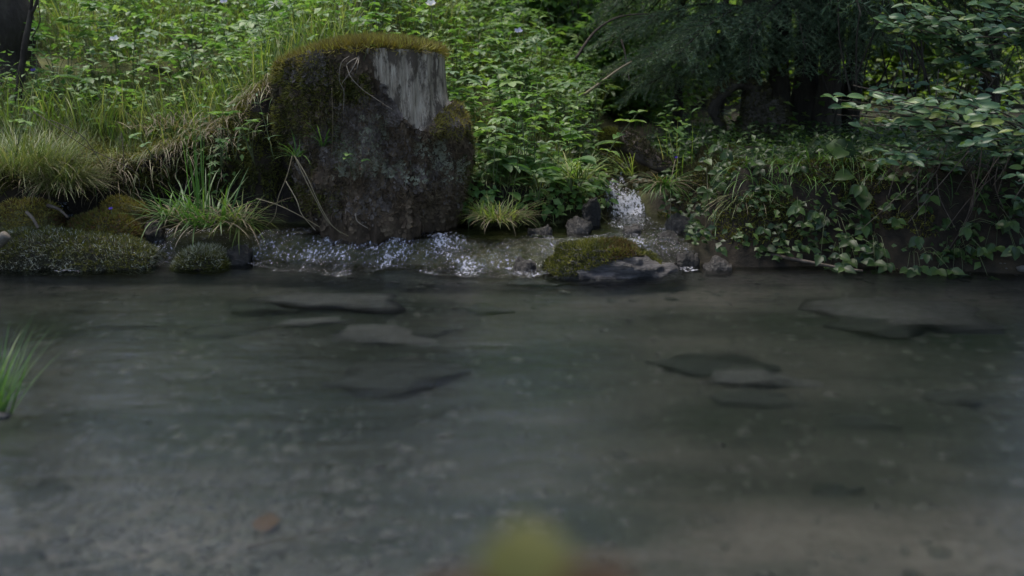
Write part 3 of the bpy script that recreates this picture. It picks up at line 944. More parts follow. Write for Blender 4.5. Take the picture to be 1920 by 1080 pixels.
strand('fallen_branch', [(50, 398, 4.8), (62, 410, 4.76), (72, 428, 4.74)], .009, .007, 'twig', 'stubby grey stick in front of the left moss cushion', 'branch')
strand('fallen_branch', [(465, 1076, 2.12), (540, 1058, 2.16), (610, 1040, 2.2), (668, 1026, 2.24)], .007, .004, 'twig', 'dark waterlogged stick at the bottom of the pool', 'branch').location.z = -.0
# decaying log feeding the brook
lp = smooth_path([P(1140, 262, 6.1), P(1185, 272, 5.95), P(1220, 300, 5.8), P(1262, 322, 5.7)], 26)
v, f = tube(lp, .07, .04, 14, .3)
log = empty('rotten_log', (0, 0, 0), 0, 'pale rotten log slanting down to the top of the waterfall', 'log')
obj('log_wood', np_mesh('log_wood', v, f, mats=[M['twig']]), log)
moss_part('moss', v, f[0], 3000, .02, .005, M['moss_dark'], log, lambda c, n: (n[:, 2] > .2) * 1.0)
moss_part('moss', v, f[0], 1500, .02, .005, M['moss_green'], log, lambda c, n: ((n[:, 2] > .0) & (c[:, 0] < .6)) * 1.0)


# ================================================================== LEAVES
def leaf_mesh(name, L, W, mat, shape='ovate', fold=.25, droop=.25, n=6, teeth=0.0):
    """leaf along +Y, face up +Z; one mesh, shared by many leaf objects"""
    t = np.linspace(0, 1, n + 1)
    if shape == 'ovate': w = np.clip(np.sin(np.pi * t ** .75), 0, 1) ** .9
    elif shape == 'oval': w = np.clip(np.sin(np.pi * t), 0, 1) ** .65
    elif shape == 'lance': w = np.clip(np.sin(np.pi * t ** .8), 0, 1) ** 1.2
    elif shape == 'heart': w = np.clip(np.sin(np.pi * (t * .86 + .14)), 0, 1) ** .8
    w = np.maximum(w, 0.03) * W / 2
    if teeth: w = w * (1 + teeth * np.where(np.arange(n + 1) % 2, 1, -1))
    y = t * L
    z = -droop * L * t ** 2
    V = []
    for k in range(n + 1):
        V += [(-w[k], y[k], z[k] + fold * w[k]), (-w[k] * .5, y[k], z[k] + fold * w[k] * .6), (0, y[k], z[k]), (w[k] * .5, y[k], z[k] + fold * w[k] * .6), (w[k], y[k], z[k] + fold * w[k])]
    F = grid_faces(n + 1, 5)
    return np_mesh(name, np.array(V), [F[:, ::-1]], None, [mat])


def palm_mesh(name, S, mat, lobes=5, spread=2.2, lw=.42, teeth=.12):
    """palmate leaf: lobes joined at the petiole"""
    parts = []
    for k in range(lobes):
        a = (k / (lobes - 1) - .5) * 2 * spread / 1.0 * .5 * 2 if lobes > 1 else 0
        L = S * (1 - .18 * abs(k / (lobes - 1) - .5) * 2)
        n = 4
        t = np.linspace(0, 1, n + 1)
        w = np.array([.10, .55, 1.0, .75, .05]) * L * lw / 2
        w = w * (1 + teeth * np.array([0, 1, -1, 1, 0]))
        V = []
        for i in range(n + 1):
            for s in (-1, 0, 1):
                x_, y_ = s * w[i], t[i] * L
                z_ = .18 * abs(s) * w[i] - .18 * L * t[i] ** 2
                V.append((x_ * math.cos(a) + y_ * math.sin(a), -x_ * math.sin(a) + y_ * math.cos(a), z_ + .002 * k))
        parts.append((np.array(V), [grid_faces(n + 1, 3)[:, ::-1]], np.zeros(len(V))))
    V, F, t = join(parts)
    return np_mesh(name, V, F, None, [mat])


def frame(pos, d, up=(0, 0, 1)):
    """matrix whose +Y runs along d and whose +Z is as near up as possible"""
    y = Vector(d).normalized()
    x = y.cross(Vector(up))
    if x.length < 1e-4: x = Vector((1, 0, 0))
    x.normalize()
    z = x.cross(y)
    m = Matrix((x, y, z)).transposed().to_4x4()
    m.translation = pos
    return m


LM = {}
for key, mat in (('herb', 'herb'), ('blue', 'herb_blue')):
    LM['nettle_' + key] = [leaf_mesh('leaf', L, L * .55, M[mat], 'ovate', .3, .35, 7, .07) for L in (.055, .07, .085)]
    LM['lance_' + key] = [leaf_mesh('leaf', L, L * .24, M[mat], 'lance', .3, .25, 5) for L in (.06, .08, .10)]
    LM['palm_' + key] = [palm_mesh('leaf', S, M[mat], 5, 1.9, .55) for S in (.05, .065, .08)]
    LM['star_' + key] = [palm_mesh('leaf', S, M[mat], 7, 2.5, .26, .0) for S in (.06, .08)]
    LM['broad_' + key] = [leaf_mesh('leaf', L, L * .52, M[mat], 'oval', .22, .4, 7) for L in (.10, .13, .16)]
LM['bramble'] = [leaf_mesh('leaf', L, L * .68, M['bramble'], 'ovate', .25, .3, 7, .06) for L in (.034, .046, .060)]
LM['bramble_big'] = [leaf_mesh('leaf', L, L * .7, M['bramble'], 'heart', .2, .35, 7, .05) for L in (.10, .12)]
LM['shrub'] = [leaf_mesh('leaf', L, L * .44, M['shrub'], 'oval', .3, .15, 6) for L in (.045, .062, .08)]
LM['trefoil'] = [leaf_mesh('leaf', L, L * .75, M['herb'], 'oval', .2, .2, 5) for L in (.025, .035)]


def make_plant(kind, key, seed):
    """returns stem mesh and [(leaf mesh, matrix)] in plant space"""
    r = random.Random(seed)
    leaves, stems = [], []
    if kind in ('nettle', 'lance', 'star'):
        h = r.uniform(.28, .46)
        lean = Vector((r.uniform(-.12, .12), r.uniform(-.12, .12), 0))
        pth = smooth_path([(0, 0, -.03), lean * .3 + Vector((0, 0, h * .5)), lean + Vector((0, 0, h))], 7)
        stems.append(tube(pth, .0035, .0015, 4))
        n = {'nettle': 5, 'lance': 6, 'star': 6}[kind]
        for k in range(n):
            t = .35 + .65 * k / (n - 1)
            i = min(int(t * 6), 6)
            pos = Vector(pth[i])
            if kind == 'star':
                a = r.uniform(0, 6.28)
                d = Vector((math.cos(a), math.sin(a), .5))
                leaves.append((r.choice(LM['star_' + key]), frame(pos, d)))
                continue
            a0 = k * 1.57 + r.uniform(-.3, .3)
            for s in (0, 1):
                a = a0 + s * math.pi
                d = Vector((math.cos(a), math.sin(a), r.uniform(.05, .6)))
                mm = LM[kind + '_' + key][0 if k == n - 1 else r.randint(0, 2)]
                leaves.append((mm, frame(pos, d)))
    elif kind == 'palm':
        for k in range(r.randint(6, 8)):
            a = r.uniform(0, 6.28)
            h = r.uniform(.14, .36)
            o = Vector((math.cos(a), math.sin(a), 0)) * r.uniform(.04, .14)
            pth = smooth_path([(0, 0, -.03), o * .3 + Vector((0, 0, h * .6)), o + Vector((0, 0, h))], 5)
            stems.append(tube(pth, .002, .0012, 3))
            d = Vector((math.cos(a), math.sin(a), r.uniform(-.2, .4)))
            leaves.append((r.choice(LM['palm_' + key]), frame(o + Vector((0, 0, h)), d)))
    elif kind == 'broad':
        for k in range(r.randint(5, 7)):
            a = r.uniform(0, 6.28)
            h = r.uniform(.05, .16)
            o = Vector((math.cos(a), math.sin(a), 0)) * r.uniform(.02, .06)
            pth = smooth_path([(0, 0, -.03), o * .4 + Vector((0, 0, h * .6)), o + Vector((0, 0, h))], 4)
            stems.append(tube(pth, .003, .002, 3))
            d = Vector((math.cos(a), math.sin(a), r.uniform(.1, .8)))
            leaves.append((r.choice(LM['broad_' + key]), frame(o + Vector((0, 0, h)), d)))
    elif kind == 'trefoil':
        for k in range(r.randint(3, 5)):
            a = r.uniform(0, 6.28)
            h = r.uniform(.05, .14)
            o = Vector((math.cos(a), math.sin(a), 0)) * r.uniform(.03, .08)
            pth = smooth_path([(0, 0, -.03), o * .4 + Vector((0, 0, h * .7)), o + Vector((0, 0, h))], 4)
            stems.append(tube(pth, .0015, .001, 3))
            for s in (-1.9, 0, 1.9):
                d = Vector((math.cos(a + s), math.sin(a + s), .15))
                leaves.append((r.choice(LM['trefoil']), frame(o + Vector((0, 0, h)), d)))
    V, F, t = join([(a, b, None) for a, b in stems])
    return np_mesh('stem', V, F, t, [M['stem']]), leaves


PROTO = {}
for kind in ('nettle', 'lance', 'star', 'palm', 'broad', 'trefoil'):
    for key in ('herb', 'blue'):
        PROTO[kind, key] = [make_plant(kind, key, 100 + 7 * s + len(kind)) for s in range(3)]


def place_plant(name, proto, loc, rz, sc, tilt=(0, 0), label='', cat='plant', group=None):
    stem, leaves = proto
    rt = empty(name, loc, rz, label, cat, group)
    rt.rotation_euler = (tilt[0], tilt[1], rz)
    rt.scale = (sc, sc, sc)
    obj('stem', stem, rt)
    for me, mt in leaves:
        o = obj('leaf', me, rt)
        o.matrix_basis = mt
    return rt


KINDW = [('nettle', 'upright herb with paired toothed leaves'), ('lance', 'slender herb with narrow leaves'), ('star', 'herb with star-shaped narrow leaflets'),
         ('palm', 'low herb with lobed palm-shaped leaves'), ('broad', 'herb with broad oval basal leaves')]


def corner(x, y):
    """circle cleared of plants so the stand-in trunk at the upper left shows"""
    return (x + 3.02) ** 2 + (y - 6.4) ** 2 < .2


def meadow(n, xr_, yr_, where, seed, weights=(3, 2, 2, 3, 1), keep=None, sc=(.8, 1.25)):
    r = random.Random(seed)
    c = 0
    tries = 0
    while c < n and tries < n * 30:
        tries += 1
        y = r.uniform(*yr_)
        x = r.uniform(*xr_)
        if keep and not keep(x, y): continue
        z = H(x, y)
        if z < .16: continue
        pxx = 960 + FPX * x / y
        if pxx < -60 or pxx > 1980: continue
        kind, txt = r.choices(KINDW, weights)[0]
        key = 'blue' if r.random() < .3 else 'herb'
        tone = 'bluish green ' if key == 'blue' else 'bright green '
        place_plant('meadow_herb', r.choice(PROTO[kind, key]), (x, y, z - .01), r.uniform(0, 6.28), r.uniform(*sc), (r.uniform(-.15, .15), r.uniform(-.15, .15)),
                    tone + txt + ' ' + where, 'herb', tone + txt + ' ' + where)
        c += 1


meadow(135, (-4.2, -1.1), (5.8, 8.2), 'in the meadow left of the stump', 1, sc=(.75, 1.25), keep=lambda x, y: H(x, y) > .6 and not corner(x, y))
meadow(70, (-1.4, 0.0), (5.7, 7.8), 'in the meadow behind the stump', 2, sc=(.75, 1.25))
meadow(105, (-.35, .9), (5.4, 8.0), 'on the slope between stump and waterfall', 3, sc=(.7, 1.2), keep=lambda x, y: abs(x - .62 - .1 * max(0, y - 5.6)) > .2)
meadow(16, (-.22, .42), (5.15, 5.5), 'on the bank edge right of the stump', 4, weights=(2, 1, 0, 2, 3), sc=(.7, .95))


# ------------------------------------------------------------------ grass as stuff
def grass_field(name, n, xr_, yr_, L, W, mat, label, keep=None, lean=.35, curl=.9, K=4, zoff=0):
    x = rng.uniform(*xr_, n)
    y = rng.uniform(*yr_, n)
    z = height(x, y)
    k = z > .17
    if keep is not None: k &= keep(x, y)
    x, y, z = x[k], y[k], z[k]
    m = len(x)
    v, f, t = blades(np.stack([x, y, z - .015 + zoff], 1), rng.uniform(0, 6.28, m), L * (.45 + .75 * rng.random(m)), W * (.6 + .7 * rng.random(m)),
                     lean * rng.random(m), curl * (.3 + rng.random(m)), K)
    o = obj(name, np_mesh(name, v, [f], t, [M[mat]]))
    return tag(o, label, 'grass', kind='stuff')


off_ch = lambda x, y: np.abs(x - .62 - .1 * np.maximum(0, y - 5.6)) > .19
clump = lambda x, y: fbm(x * 1.7, y * 1.7, 0, 3, 33) > -.1 + .3 * (rng.random(len(x)) - .5)
grass_field('meadow_grass', 30000, (-5.0, .95), (5.3, 9.0), .30, .0055, 'grass', 'dense green grass growing through the meadow bank', lambda x, y: off_ch(x, y) & clump(x, y) & (y > 5.45) & ~corner(x, y))
grass_field('short_turf', 26000, (-3.2, .5), (5.25, 6.4), .085, .004, 'grass_pale', 'short yellow green turf on the bank edge', off_ch)
grass_field('forest_grass', 3000, (.8, 3.6), (5.0, 8.5), .10, .004, 'grass_fresh', 'thin dark grass on the shady right bank', None)


def leaf_litter(name, n, xr_, yr_, zr, S, mat, label, keep=None):
    """small leaves of low ground cover, too many to count"""
    x = rng.uniform(*xr_, n)
    y = rng.uniform(*yr_, n)
    z = height(x, y)
    k = z > .16
    if keep is not None: k &= keep(x, y)
    x, y, z = x[k], y[k], z[k]
    m = len(x)
    c = np.stack([x, y, z + rng.uniform(*zr, m)], 1)
    a = rng.uniform(0, 6.28, m)
    el = rng.uniform(-.3, .7, m)
    d = np.stack([np.cos(a) * np.cos(el), np.sin(a) * np.cos(el), np.sin(el)], 1)
    s = np.stack([-np.sin(a), np.cos(a), rng.uniform(-.4, .4, m)], 1)
    up_ = np.cross(d, s)
    L = S * (.6 + .8 * rng.random(m))[:, None]
    V = np.stack([c, c + d * L * .45 + s * L * .28 + up_ * L * .06, c + d * L - up_ * L * .12, c + d * L * .45 - s * L * .28 + up_ * L * .06, c + d * L * .5], 1).reshape(-1, 3)
    o = np.arange(m)[:, None] * 5
    F = np.concatenate([o + [0, 1, 4], o + [1, 2, 4], o + [2, 3, 4], o + [3, 0, 4]])
    ob = obj(name, np_mesh(name, V, [F], np.repeat(rng.random(m), 5), [M[mat]], smooth=False))
    return tag(ob, label, 'ground cover', kind='stuff')


leaf_litter('meadow_undergrowth', 18000, (-5, .95), (5.5, 9.2), (.02, .30), .05, 'herb', 'mass of small green leaves filling the meadow', lambda x, y: off_ch(x, y) & ~corner(x, y))
leaf_litter('bank_ground_cover', 5000, (.78, 3.4), (4.75, 6.6), (.0, .12), .035, 'bramble', 'low dark leafy ground cover on the right bank', lambda x, y: y > shore(x) + .12)
leaf_litter('forest_undergrowth', 7000, (.7, 7), (6.2, 12), (.0, .45), .06, 'backlit', 'leafy undergrowth on the forest floor behind the trees', off_ch)


# moss and leaves that cling to the bank, spread evenly over its real surface (steep faces too)
GV, GF = V_ground, F_ground


def ground_samples(n, xr_, yr_, zr_, thr=-9, seed=0, freq=5):
    c = GV[GF].mean(1)
    k = (c[:, 0] > xr_[0]) & (c[:, 0] < xr_[1]) & (c[:, 1] > yr_[0]) & (c[:, 1] < yr_[1]) & (c[:, 2] > zr_[0]) & (c[:, 2] < zr_[1])
    p, nr = surf_samples(GV, GF[k], n)
    m = fbm(p[:, 0] * freq, p[:, 1] * freq, p[:, 2] * freq, 3, seed) > thr
    return p[m], nr[m]


def bank_moss(name, n, xr_, yr_, zr_, mat, label, L=.016, thr=0.0, seed=0):
    p, nr = ground_samples(n, xr_, yr_, zr_, thr, seed)
    v, f, t = tufts(p, nr, L, .0055, .6)
    o = obj(name, np_mesh(name, v, [f], t, [M[mat]], smooth=False))
    return tag(o, label, 'moss', kind='stuff')


bank_moss('bank_moss', 60000, (-2.6, -.6), (4.9, 5.9), (.26, 2), 'moss_green', 'olive moss covering the bank left of the stump', .022, -.15, 101)
bank_moss('bank_moss', 24000, (-2.6, -.8), (4.9, 6.0), (.32, 2), 'moss_gold', 'yellow moss patches on the bank left of the stump', .022, .08, 102)
bank_moss('bank_moss', 30000, (.72, 1.9), (4.7, 5.9), (.10, 2), 'moss_green', 'bright moss on the bank right of the waterfall', .02, .0, 103)
bank_moss('bank_moss', 26000, (.28, 1.1), (5.2, 6.6), (.17, 2), 'moss_dark', 'dark moss lining the brook above the waterfall', .025, -.2, 105)
bank_moss('bank_moss', 16000, (-.3, .5), (5.0, 5.6), (.10, 2), 'moss_dark', 'dark moss on the bank between stump and waterfall', .02, -.1, 104)


def cling_leaves(name, n, xr_, yr_, zr_, S, mat, label, thr=-9, seed=0):
    c, nr = ground_samples(n, xr_, yr_, zr_, thr, seed, 3)
    m = len(c)
    c = c + nr * rng.uniform(.01, .07, (m, 1))
    d = np.stack([rng.normal(0, .8, m), rng.uniform(-1, 0, m), rng.uniform(-.7, .3, m)], 1)
    d /= np.linalg.norm(d, axis=1)[:, None]
    s = np.cross(d, np.array([0, -.6, .8]) + rng.normal(0, .3, (m, 3)))
    s /= np.linalg.norm(s, axis=1)[:, None]
    u = np.cross(s, d)
    L = S * (.6 + .8 * rng.random(m))[:, None]
    V = np.stack([c, c + d * L * .4 + s * L * .32 + u * L * .06, c + d * L - u * L * .1, c + d * L * .4 - s * L * .32 + u * L * .06, c + d * L * .5], 1).reshape(-1, 3)
    o = np.arange(m)[:, None] * 5
    F = np.concatenate([o + [0, 1, 4], o + [1, 2, 4], o + [2, 3, 4], o + [3, 0, 4]])
    ob = obj(name, np_mesh(name, V, [F], np.repeat(rng.random(m), 5), [M[mat]], smooth=False))
    return tag(ob, label, 'ground cover', kind='stuff')


cling_leaves('bank_foliage', 6500, (.82, 3.6), (4.3, 5.9), (.03, .8), .036, 'bramble', 'small dark leaves clinging to the right bank face', -.08, 7)
cling_leaves('brook_foliage', 900, (.3, 1.05), (5.3, 6.6), (.2, 1), .04, 'bramble', 'small dark leaves lining the brook above the waterfall', -.1, 11)
cling_leaves('bank_foliage', 900, (-.25, .5), (4.95, 5.7), (.14, .6), .045, 'herb', 'small green leaves clinging to the bank right of the stump', -.1, 8)
cling_leaves('bank_foliage', 500, (-1.6, -.95), (4.9, 5.7), (.25, .9), .035, 'herb', 'small green leaves on the mossy bank left of the stump', .0, 9)


# ------------------------------------------------------------------ tussocks (each a thing)
def tussock(name, c, n, L, W, mat, label, rad=.08, lean=(.1, .9), curl=(.4, 1.5), az=(0, 6.283), straw=0, sL=.2, group=None, mound=None, straw_lean=(.9, 1.5), K=5):
    rt = empty(name, c, 0, label, 'grass tussock', group)
    a = rng.uniform(*az, n)
    rr = rad * np.sqrt(rng.random(n))
    b = np.stack([rr * np.cos(a), rr * np.sin(a), -.01 + 0 * a], 1)
    if mound: b[:, 2] += mound * (1 - (rr / rad) ** 2)
    v, f, t = blades(b, a + rng.normal(0, .8, n), L * (.5 + .6 * rng.random(n)), W * (.7 + .6 * rng.random(n)), rng.uniform(*lean, n), rng.uniform(*curl, n), K)
    o = obj('blades', np_mesh('blades', v, [f], t, [M[mat]]), rt); o['kind'] = 'stuff'
    if straw:
        a = rng.uniform(*az, straw)
        rr = rad * np.sqrt(rng.random(straw))
        b = np.stack([rr * np.cos(a), rr * np.sin(a), .01 + 0 * a], 1)
        if mound: b[:, 2] += mound * (1 - (rr / rad) ** 2)
        v, f, t = blades(b, a + rng.normal(0, .5, straw), sL * (.5 + .7 * rng.random(straw)), W * .8, rng.uniform(*straw_lean, straw), rng.uniform(.2, 1.2, straw), K)
        o = obj('dry_blades', np_mesh('dry_blades', v, [f], t, [M['straw']]), rt); o['kind'] = 'stuff'
    return rt


def gp(px, py, Y):
    p = P(px, py, Y)
    return (p.x, p.y, p.z)


tussock('grass_tussock', gp(40, 320, 5.0), 1300, .27, .003, 'grass_pale', 'big drooping pale tussock at the left edge above the moss', .24, (.2, 1.1), (.5, 1.5), straw=130, sL=.28, mound=.05)
tussock('grass_tussock', gp(120, 350, 4.98), 500, .22, .0032, 'grass_pale', 'low fine tussock drooping to the right beside the dark hollow', .12, (.3, 1.2), (.6, 1.4), az=(-2.2, 1.0), straw=100, mound=.05)
tussock('grass_tussock', gp(385, 416, 4.86), 130, .30, .008, 'grass_fresh', 'fresh green tussock with brown straw at its foot by the step', .11, (.1, 1.3), (.2, 1.6), straw=60, sL=.24, straw_lean=(.9, 1.7))
tussock('grass_tussock', gp(325, 405, 4.92), 60, .24, .006, 'grass_fresh', 'loose green tuft on the left of the straw tussock', .07, (.2, 1.4), (.1, 1.8), straw=35, sL=.22)
tussock('grass_tussock', gp(445, 415, 4.9), 70, .24, .006, 'grass', 'loose tuft with long bent blades right of the straw tussock', .07, (.3, 1.5), (.1, 1.8), straw=40, sL=.28)
tussock('grass_tussock', gp(375, 400, 4.9), 18, .46, .005, 'grass_fresh', 'tall upright green blades rising from the straw tussock', .05, (.0, .16), (.0, .25))
tussock('grass_tussock', gp(935, 408, 4.98), 220, .17, .004, 'grass', 'dry pale tussock at the stump foot on the right', .10, (.3, 1.2), (.4, 1.6), straw=110, sL=.16)
tussock('grass_tussock', gp(605, 270, 4.92), 34, .19, .006, 'grass_fresh', 'small bright tuft rooted on the left flank of the stump', .02, (.1, .9), (.6, 1.6))
tussock('grass_tussock', gp(555, 290, 4.95), 26, .17, .006, 'grass_fresh', 'small green tuft where the pale straws hang', .02, (.2, 1.2), (.5, 1.3))


def fringe(label, x0, x1, n, L, mat, dy=(.0, .16), W=.0032, lean=(.5, 1.4), curl=(.8, 2.2), cat='grass fringe'):
    """blades rooted along the overhanging turf lip, falling towards the water"""
    x = np.clip(rng.normal((x0 + x1) / 2, (x1 - x0) / 3.2, n), x0, x1)
    y = np.interp(x, _ybx, _yby) + rng.uniform(*dy, n) if x0 < .8 else shore(x) + .22 + rng.uniform(*dy, n)
    z = height(x, y)
    ybx = np.interp(x, _ybx, _yby)
    yy = y - sst(.22, .42, z) * np.exp(-((y - ybx - .14) / .16) ** 2) * (x < .5) * .14 * (1 + fbm(x * 6, y * 3, oct=2, s=8))
    c = np.array([x.mean(), yy.mean(), z.mean()])
    rt = empty('turf_fringe', tuple(c), 0, label, cat, 'grass fringes hanging from the banks')
    v, f, t = blades(np.stack([x, yy, z], 1) - c, rng.normal(-1.57, .7, n), L * (.4 + .9 * rng.random(n)), W * (.7 + .6 * rng.random(n)), rng.uniform(*lean, n), rng.uniform(*curl, n), 6)
    o = obj('blades', np_mesh('blades', v, [f], t, [M[mat]]), rt); o['kind'] = 'stuff'


fringe('dead straw hanging over the dark hollow at left', -2.0, -1.45, 260, .20, 'straw', (.08, .2))
fringe('withered brown fringe under the sapling on the left bank', -2.35, -1.9, 240, .14, 'straw', (.1, .24))
fringe('withered brown fringe on the mound beside the stump', -1.5, -1.05, 300, .16, 'straw', (.1, .26))
fringe('pale green grass falling over the left bank edge', -2.2, -1.1, 420, .16, 'grass_pale', (.1, .3), .004)
fringe('green grass falling over the bank between stump and waterfall', -.2, .45, 200, .15, 'grass_pale', (.04, .25), .004)
fringe('long grass falling down the right bank beside the straight straw', 1.0, 1.45, 45, .24, 'grass_fresh', (.0, .15), .004)
fringe('green grass falling over the right bank edge', .95, 2.1, 200, .20, 'grass_fresh', (.0, .2), .004)
tussock('grass_tussock', gp(1245, 345, 5.18), 130, .17, .005, 'grass_fresh', 'green tuft drooping over the right side of the waterfall', .05, (.5, 1.5), (.7, 1.5), az=(-3, 0), straw=40, sL=.2)
tussock('grass_tussock', gp(1190, 325, 5.45), 40, .30, .004, 'grass', 'long arching blades crossing above the waterfall', .05, (.4, 1.2), (.5, 1.2), az=(2.0, 4.3))
tussock('grass_tussock', gp(1405, 372, 5.05), 150, .26, .004, 'grass_pale', 'drooping straw-coloured tuft on the right bank', .09, (.7, 1.5), (.7, 1.5), az=(-3, -.6), straw=40, sL=.26)
tussock('grass_tussock', gp(1470, 345, 5.0), 60, .22, .004, 'grass_fresh', 'thin green tuft above the bank leaves at right', .06, (.6, 1.5), (.7, 1.5), az=(-3, 0))
tussock('grass_tussock', gp(1085, 330, 5.2), 70, .22, .006, 'grass', 'arching grass tuft left of the waterfall top', .06, (.3, 1.2), (.5, 1.3))
tussock('grass_tussock', gp(130, 60, 6.5), 60, .34, .005, 'grass', 'upright tuft of rushes beside the dark sapling', .05, (.05, .5), (.1, .7))
tussock('grass_tussock', gp(330, 235, 5.4), 130, .16, .004, 'straw', 'scattered dry straw on the mossy bank edge', .22, (.3, 1.4), (.5, 1.4))
tussock('grass_tussock', gp(1690, 505, 4.66), 24, .12, .004, 'straw', 'few dry blades at the right waterline', .04, (.5, 1.3), (.4, 1.2))

# ------------------------------------------------------------------ singled-out bank plants
for args in [
    ('trefoil', 'herb', 548, 200, 5.0, 1.0, 'small three-leaved plant on the mound left of the stump'),
    ('palm', 'herb', 415, 315, 4.98, .85, 'bright lobed-leaf herb behind the tall upright blades'),
    ('trefoil', 'blue', 440, 285, 5.0, 1.2, 'pale three-leaved plant right of the tall upright blades'),
    ('lance', 'blue', 512, 290, 4.98, .62, 'pale herb with long narrow leaves beside the hanging straws'),
    ('star', 'herb', 392, 350, 4.93, .5, 'small star-leaved herb low in the green tussock'),
    ('trefoil', 'herb', 660, 320, 4.80, .9, 'tiny leafy sprig on the dark lower stump'),
    ('trefoil', 'blue', 682, 108, 4.90, .55, 'tiny sprig sprouting under the moss cap of the stump'),
    ('palm', 'herb', 30, 290, 4.85, .7, 'lobed-leaf herb in the big tussock at the left edge'),
    ('broad', 'blue', 1010, 365, 5.16, .8, 'broad-leaved herb over the dark bank left of the waterfall'),
    ('broad', 'herb', 1070, 350, 5.22, .9, 'large-leaved herb next to the waterfall'),
    ('nettle', 'herb', 925, 330, 5.12, .85, 'toothed herb close to the right side of the stump'),
    ('nettle', 'blue', 965, 345, 5.1, .7, 'bluish toothed herb over the dry tussock'),
    ('broad', 'blue', 915, 290, 5.25, .9, 'broad cool green leaves right behind the burl'),
    ('palm', 'herb', 985, 300, 5.3, 1.0, 'lobed-leaf herb on the slope above the dry tussock'),
    ('palm', 'blue', 475, 300, 5.02, .8, 'lobed-leaf herb left of the hanging straws'),
    ('trefoil', 'herb', 290, 300, 5.1, 1.1, 'three-leaved plant hanging over the dark hollow'),
    ('nettle', 'blue', 60, 215, 5.2, .6, 'toothed herb on the bank below the sapling'),
]:
    kind, key, px, py, Yd, sc, lab = args
    p = P(px, py, Yd)
    place_plant('bank_herb', random.choice(PROTO[kind, key]), p, random.uniform(0, 6.28), sc, (random.uniform(.0, .35), random.uniform(-.2, .2)), lab, 'herb')


# ------------------------------------------------------------------ flowers
def flower(px, py, Y, mat, n, S, label, group=None):
    p = P(px, py, Y - (.5 if Y > 6.3 else 0))
    gz = H(p.x, p.y)
    rt = empty('flower', (p.x, p.y, gz), 0, label, 'flower', group)
    v, f = tube(smooth_path([(0, 0, -.02), (.01, 0, (p.z - gz) * .5), (0, 0, p.z - gz)], 6), .002, .0015, 4)
    obj('stem', np_mesh('stem', v, f, mats=[M['stem']]), rt)
    pm = leaf_mesh('petal', S, S * .7, M[mat], 'oval', .2, -.1, 4)
    tilt = random.uniform(-.3, .3)
    for k in range(n):
        a = k / n * 6.283
        d = Vector((math.cos(a), math.sin(a) * .6 - .3, .35 + .4 * math.sin(a) + tilt * .3))
        o = obj('petal', pm, rt)
        o.matrix_basis = frame(Vector((0, 0, p.z - gz)), d, (0, -.7, .7))


flower(808, 10, 6.6, 'petal_white', 6, .035, 'white round flower at the top above the stump')
flower(63, 133, 5.9, 'petal_violet', 5, .018, 'small violet flower beside the dark sapling')
for px, py, Y, lab in [(680, 38, 6.6, 'lavender flower above the left of the stump top'), (655, 8, 7.2, 'lavender flower above the left flank of the stump'),
                       (700, 10, 7.2, 'pale lavender flower left of the white flower'), (972, 60, 6.9, 'pale blue flower upper right of the stump'),
                       (420, 5, 7.4, 'small lavender flower at the top above the left meadow'),
                       (1268, 296, 5.6, 'tiny blue flower right of the waterfall top'),
                       (215, 75, 6.4, 'pale seed head in the left meadow'), (208, 392, 4.86, 'tiny violet flower on the rusty moss cushion')]:
    flower(px, py, Y, 'petal_violet' if 'tiny' in lab else ('petal_white' if 'seed' in lab else 'petal_blue'), 5, .012 if 'tiny' in lab else .03, lab)

# ------------------------------------------------------------------ sapling on the left
sap = empty('sapling', (0, 0, 0), 0, 'thin dark sapling standing on the left bank', 'tree')
for nm, pts, a, b in [('trunk', [(34, 190, 5.7), (38, 150, 5.7), (46, 90, 5.72), (54, 45, 5.74), (58, 20, 5.75)], .022, .014),
                      ('branch', [(57, 25, 5.75), (60, -20, 5.75), (58, -120, 5.8), (62, -400, 5.9)], .012, .005),
                      ('branch', [(56, 30, 5.75), (70, 0, 5.75), (76, -60, 5.8), (90, -330, 5.9)], .011, .004),
                      ('branch', [(60, 70, 5.74), (75, 40, 5.7), (72, 0, 5.7), (80, -80, 5.7)], .004, .002)]:
    v, f = tube(smooth_path([P(*q) for q in pts], 24), a, b, 8, .15)
    obj(nm, np_mesh(nm, v, f, mats=[M['trunk']]), sap)


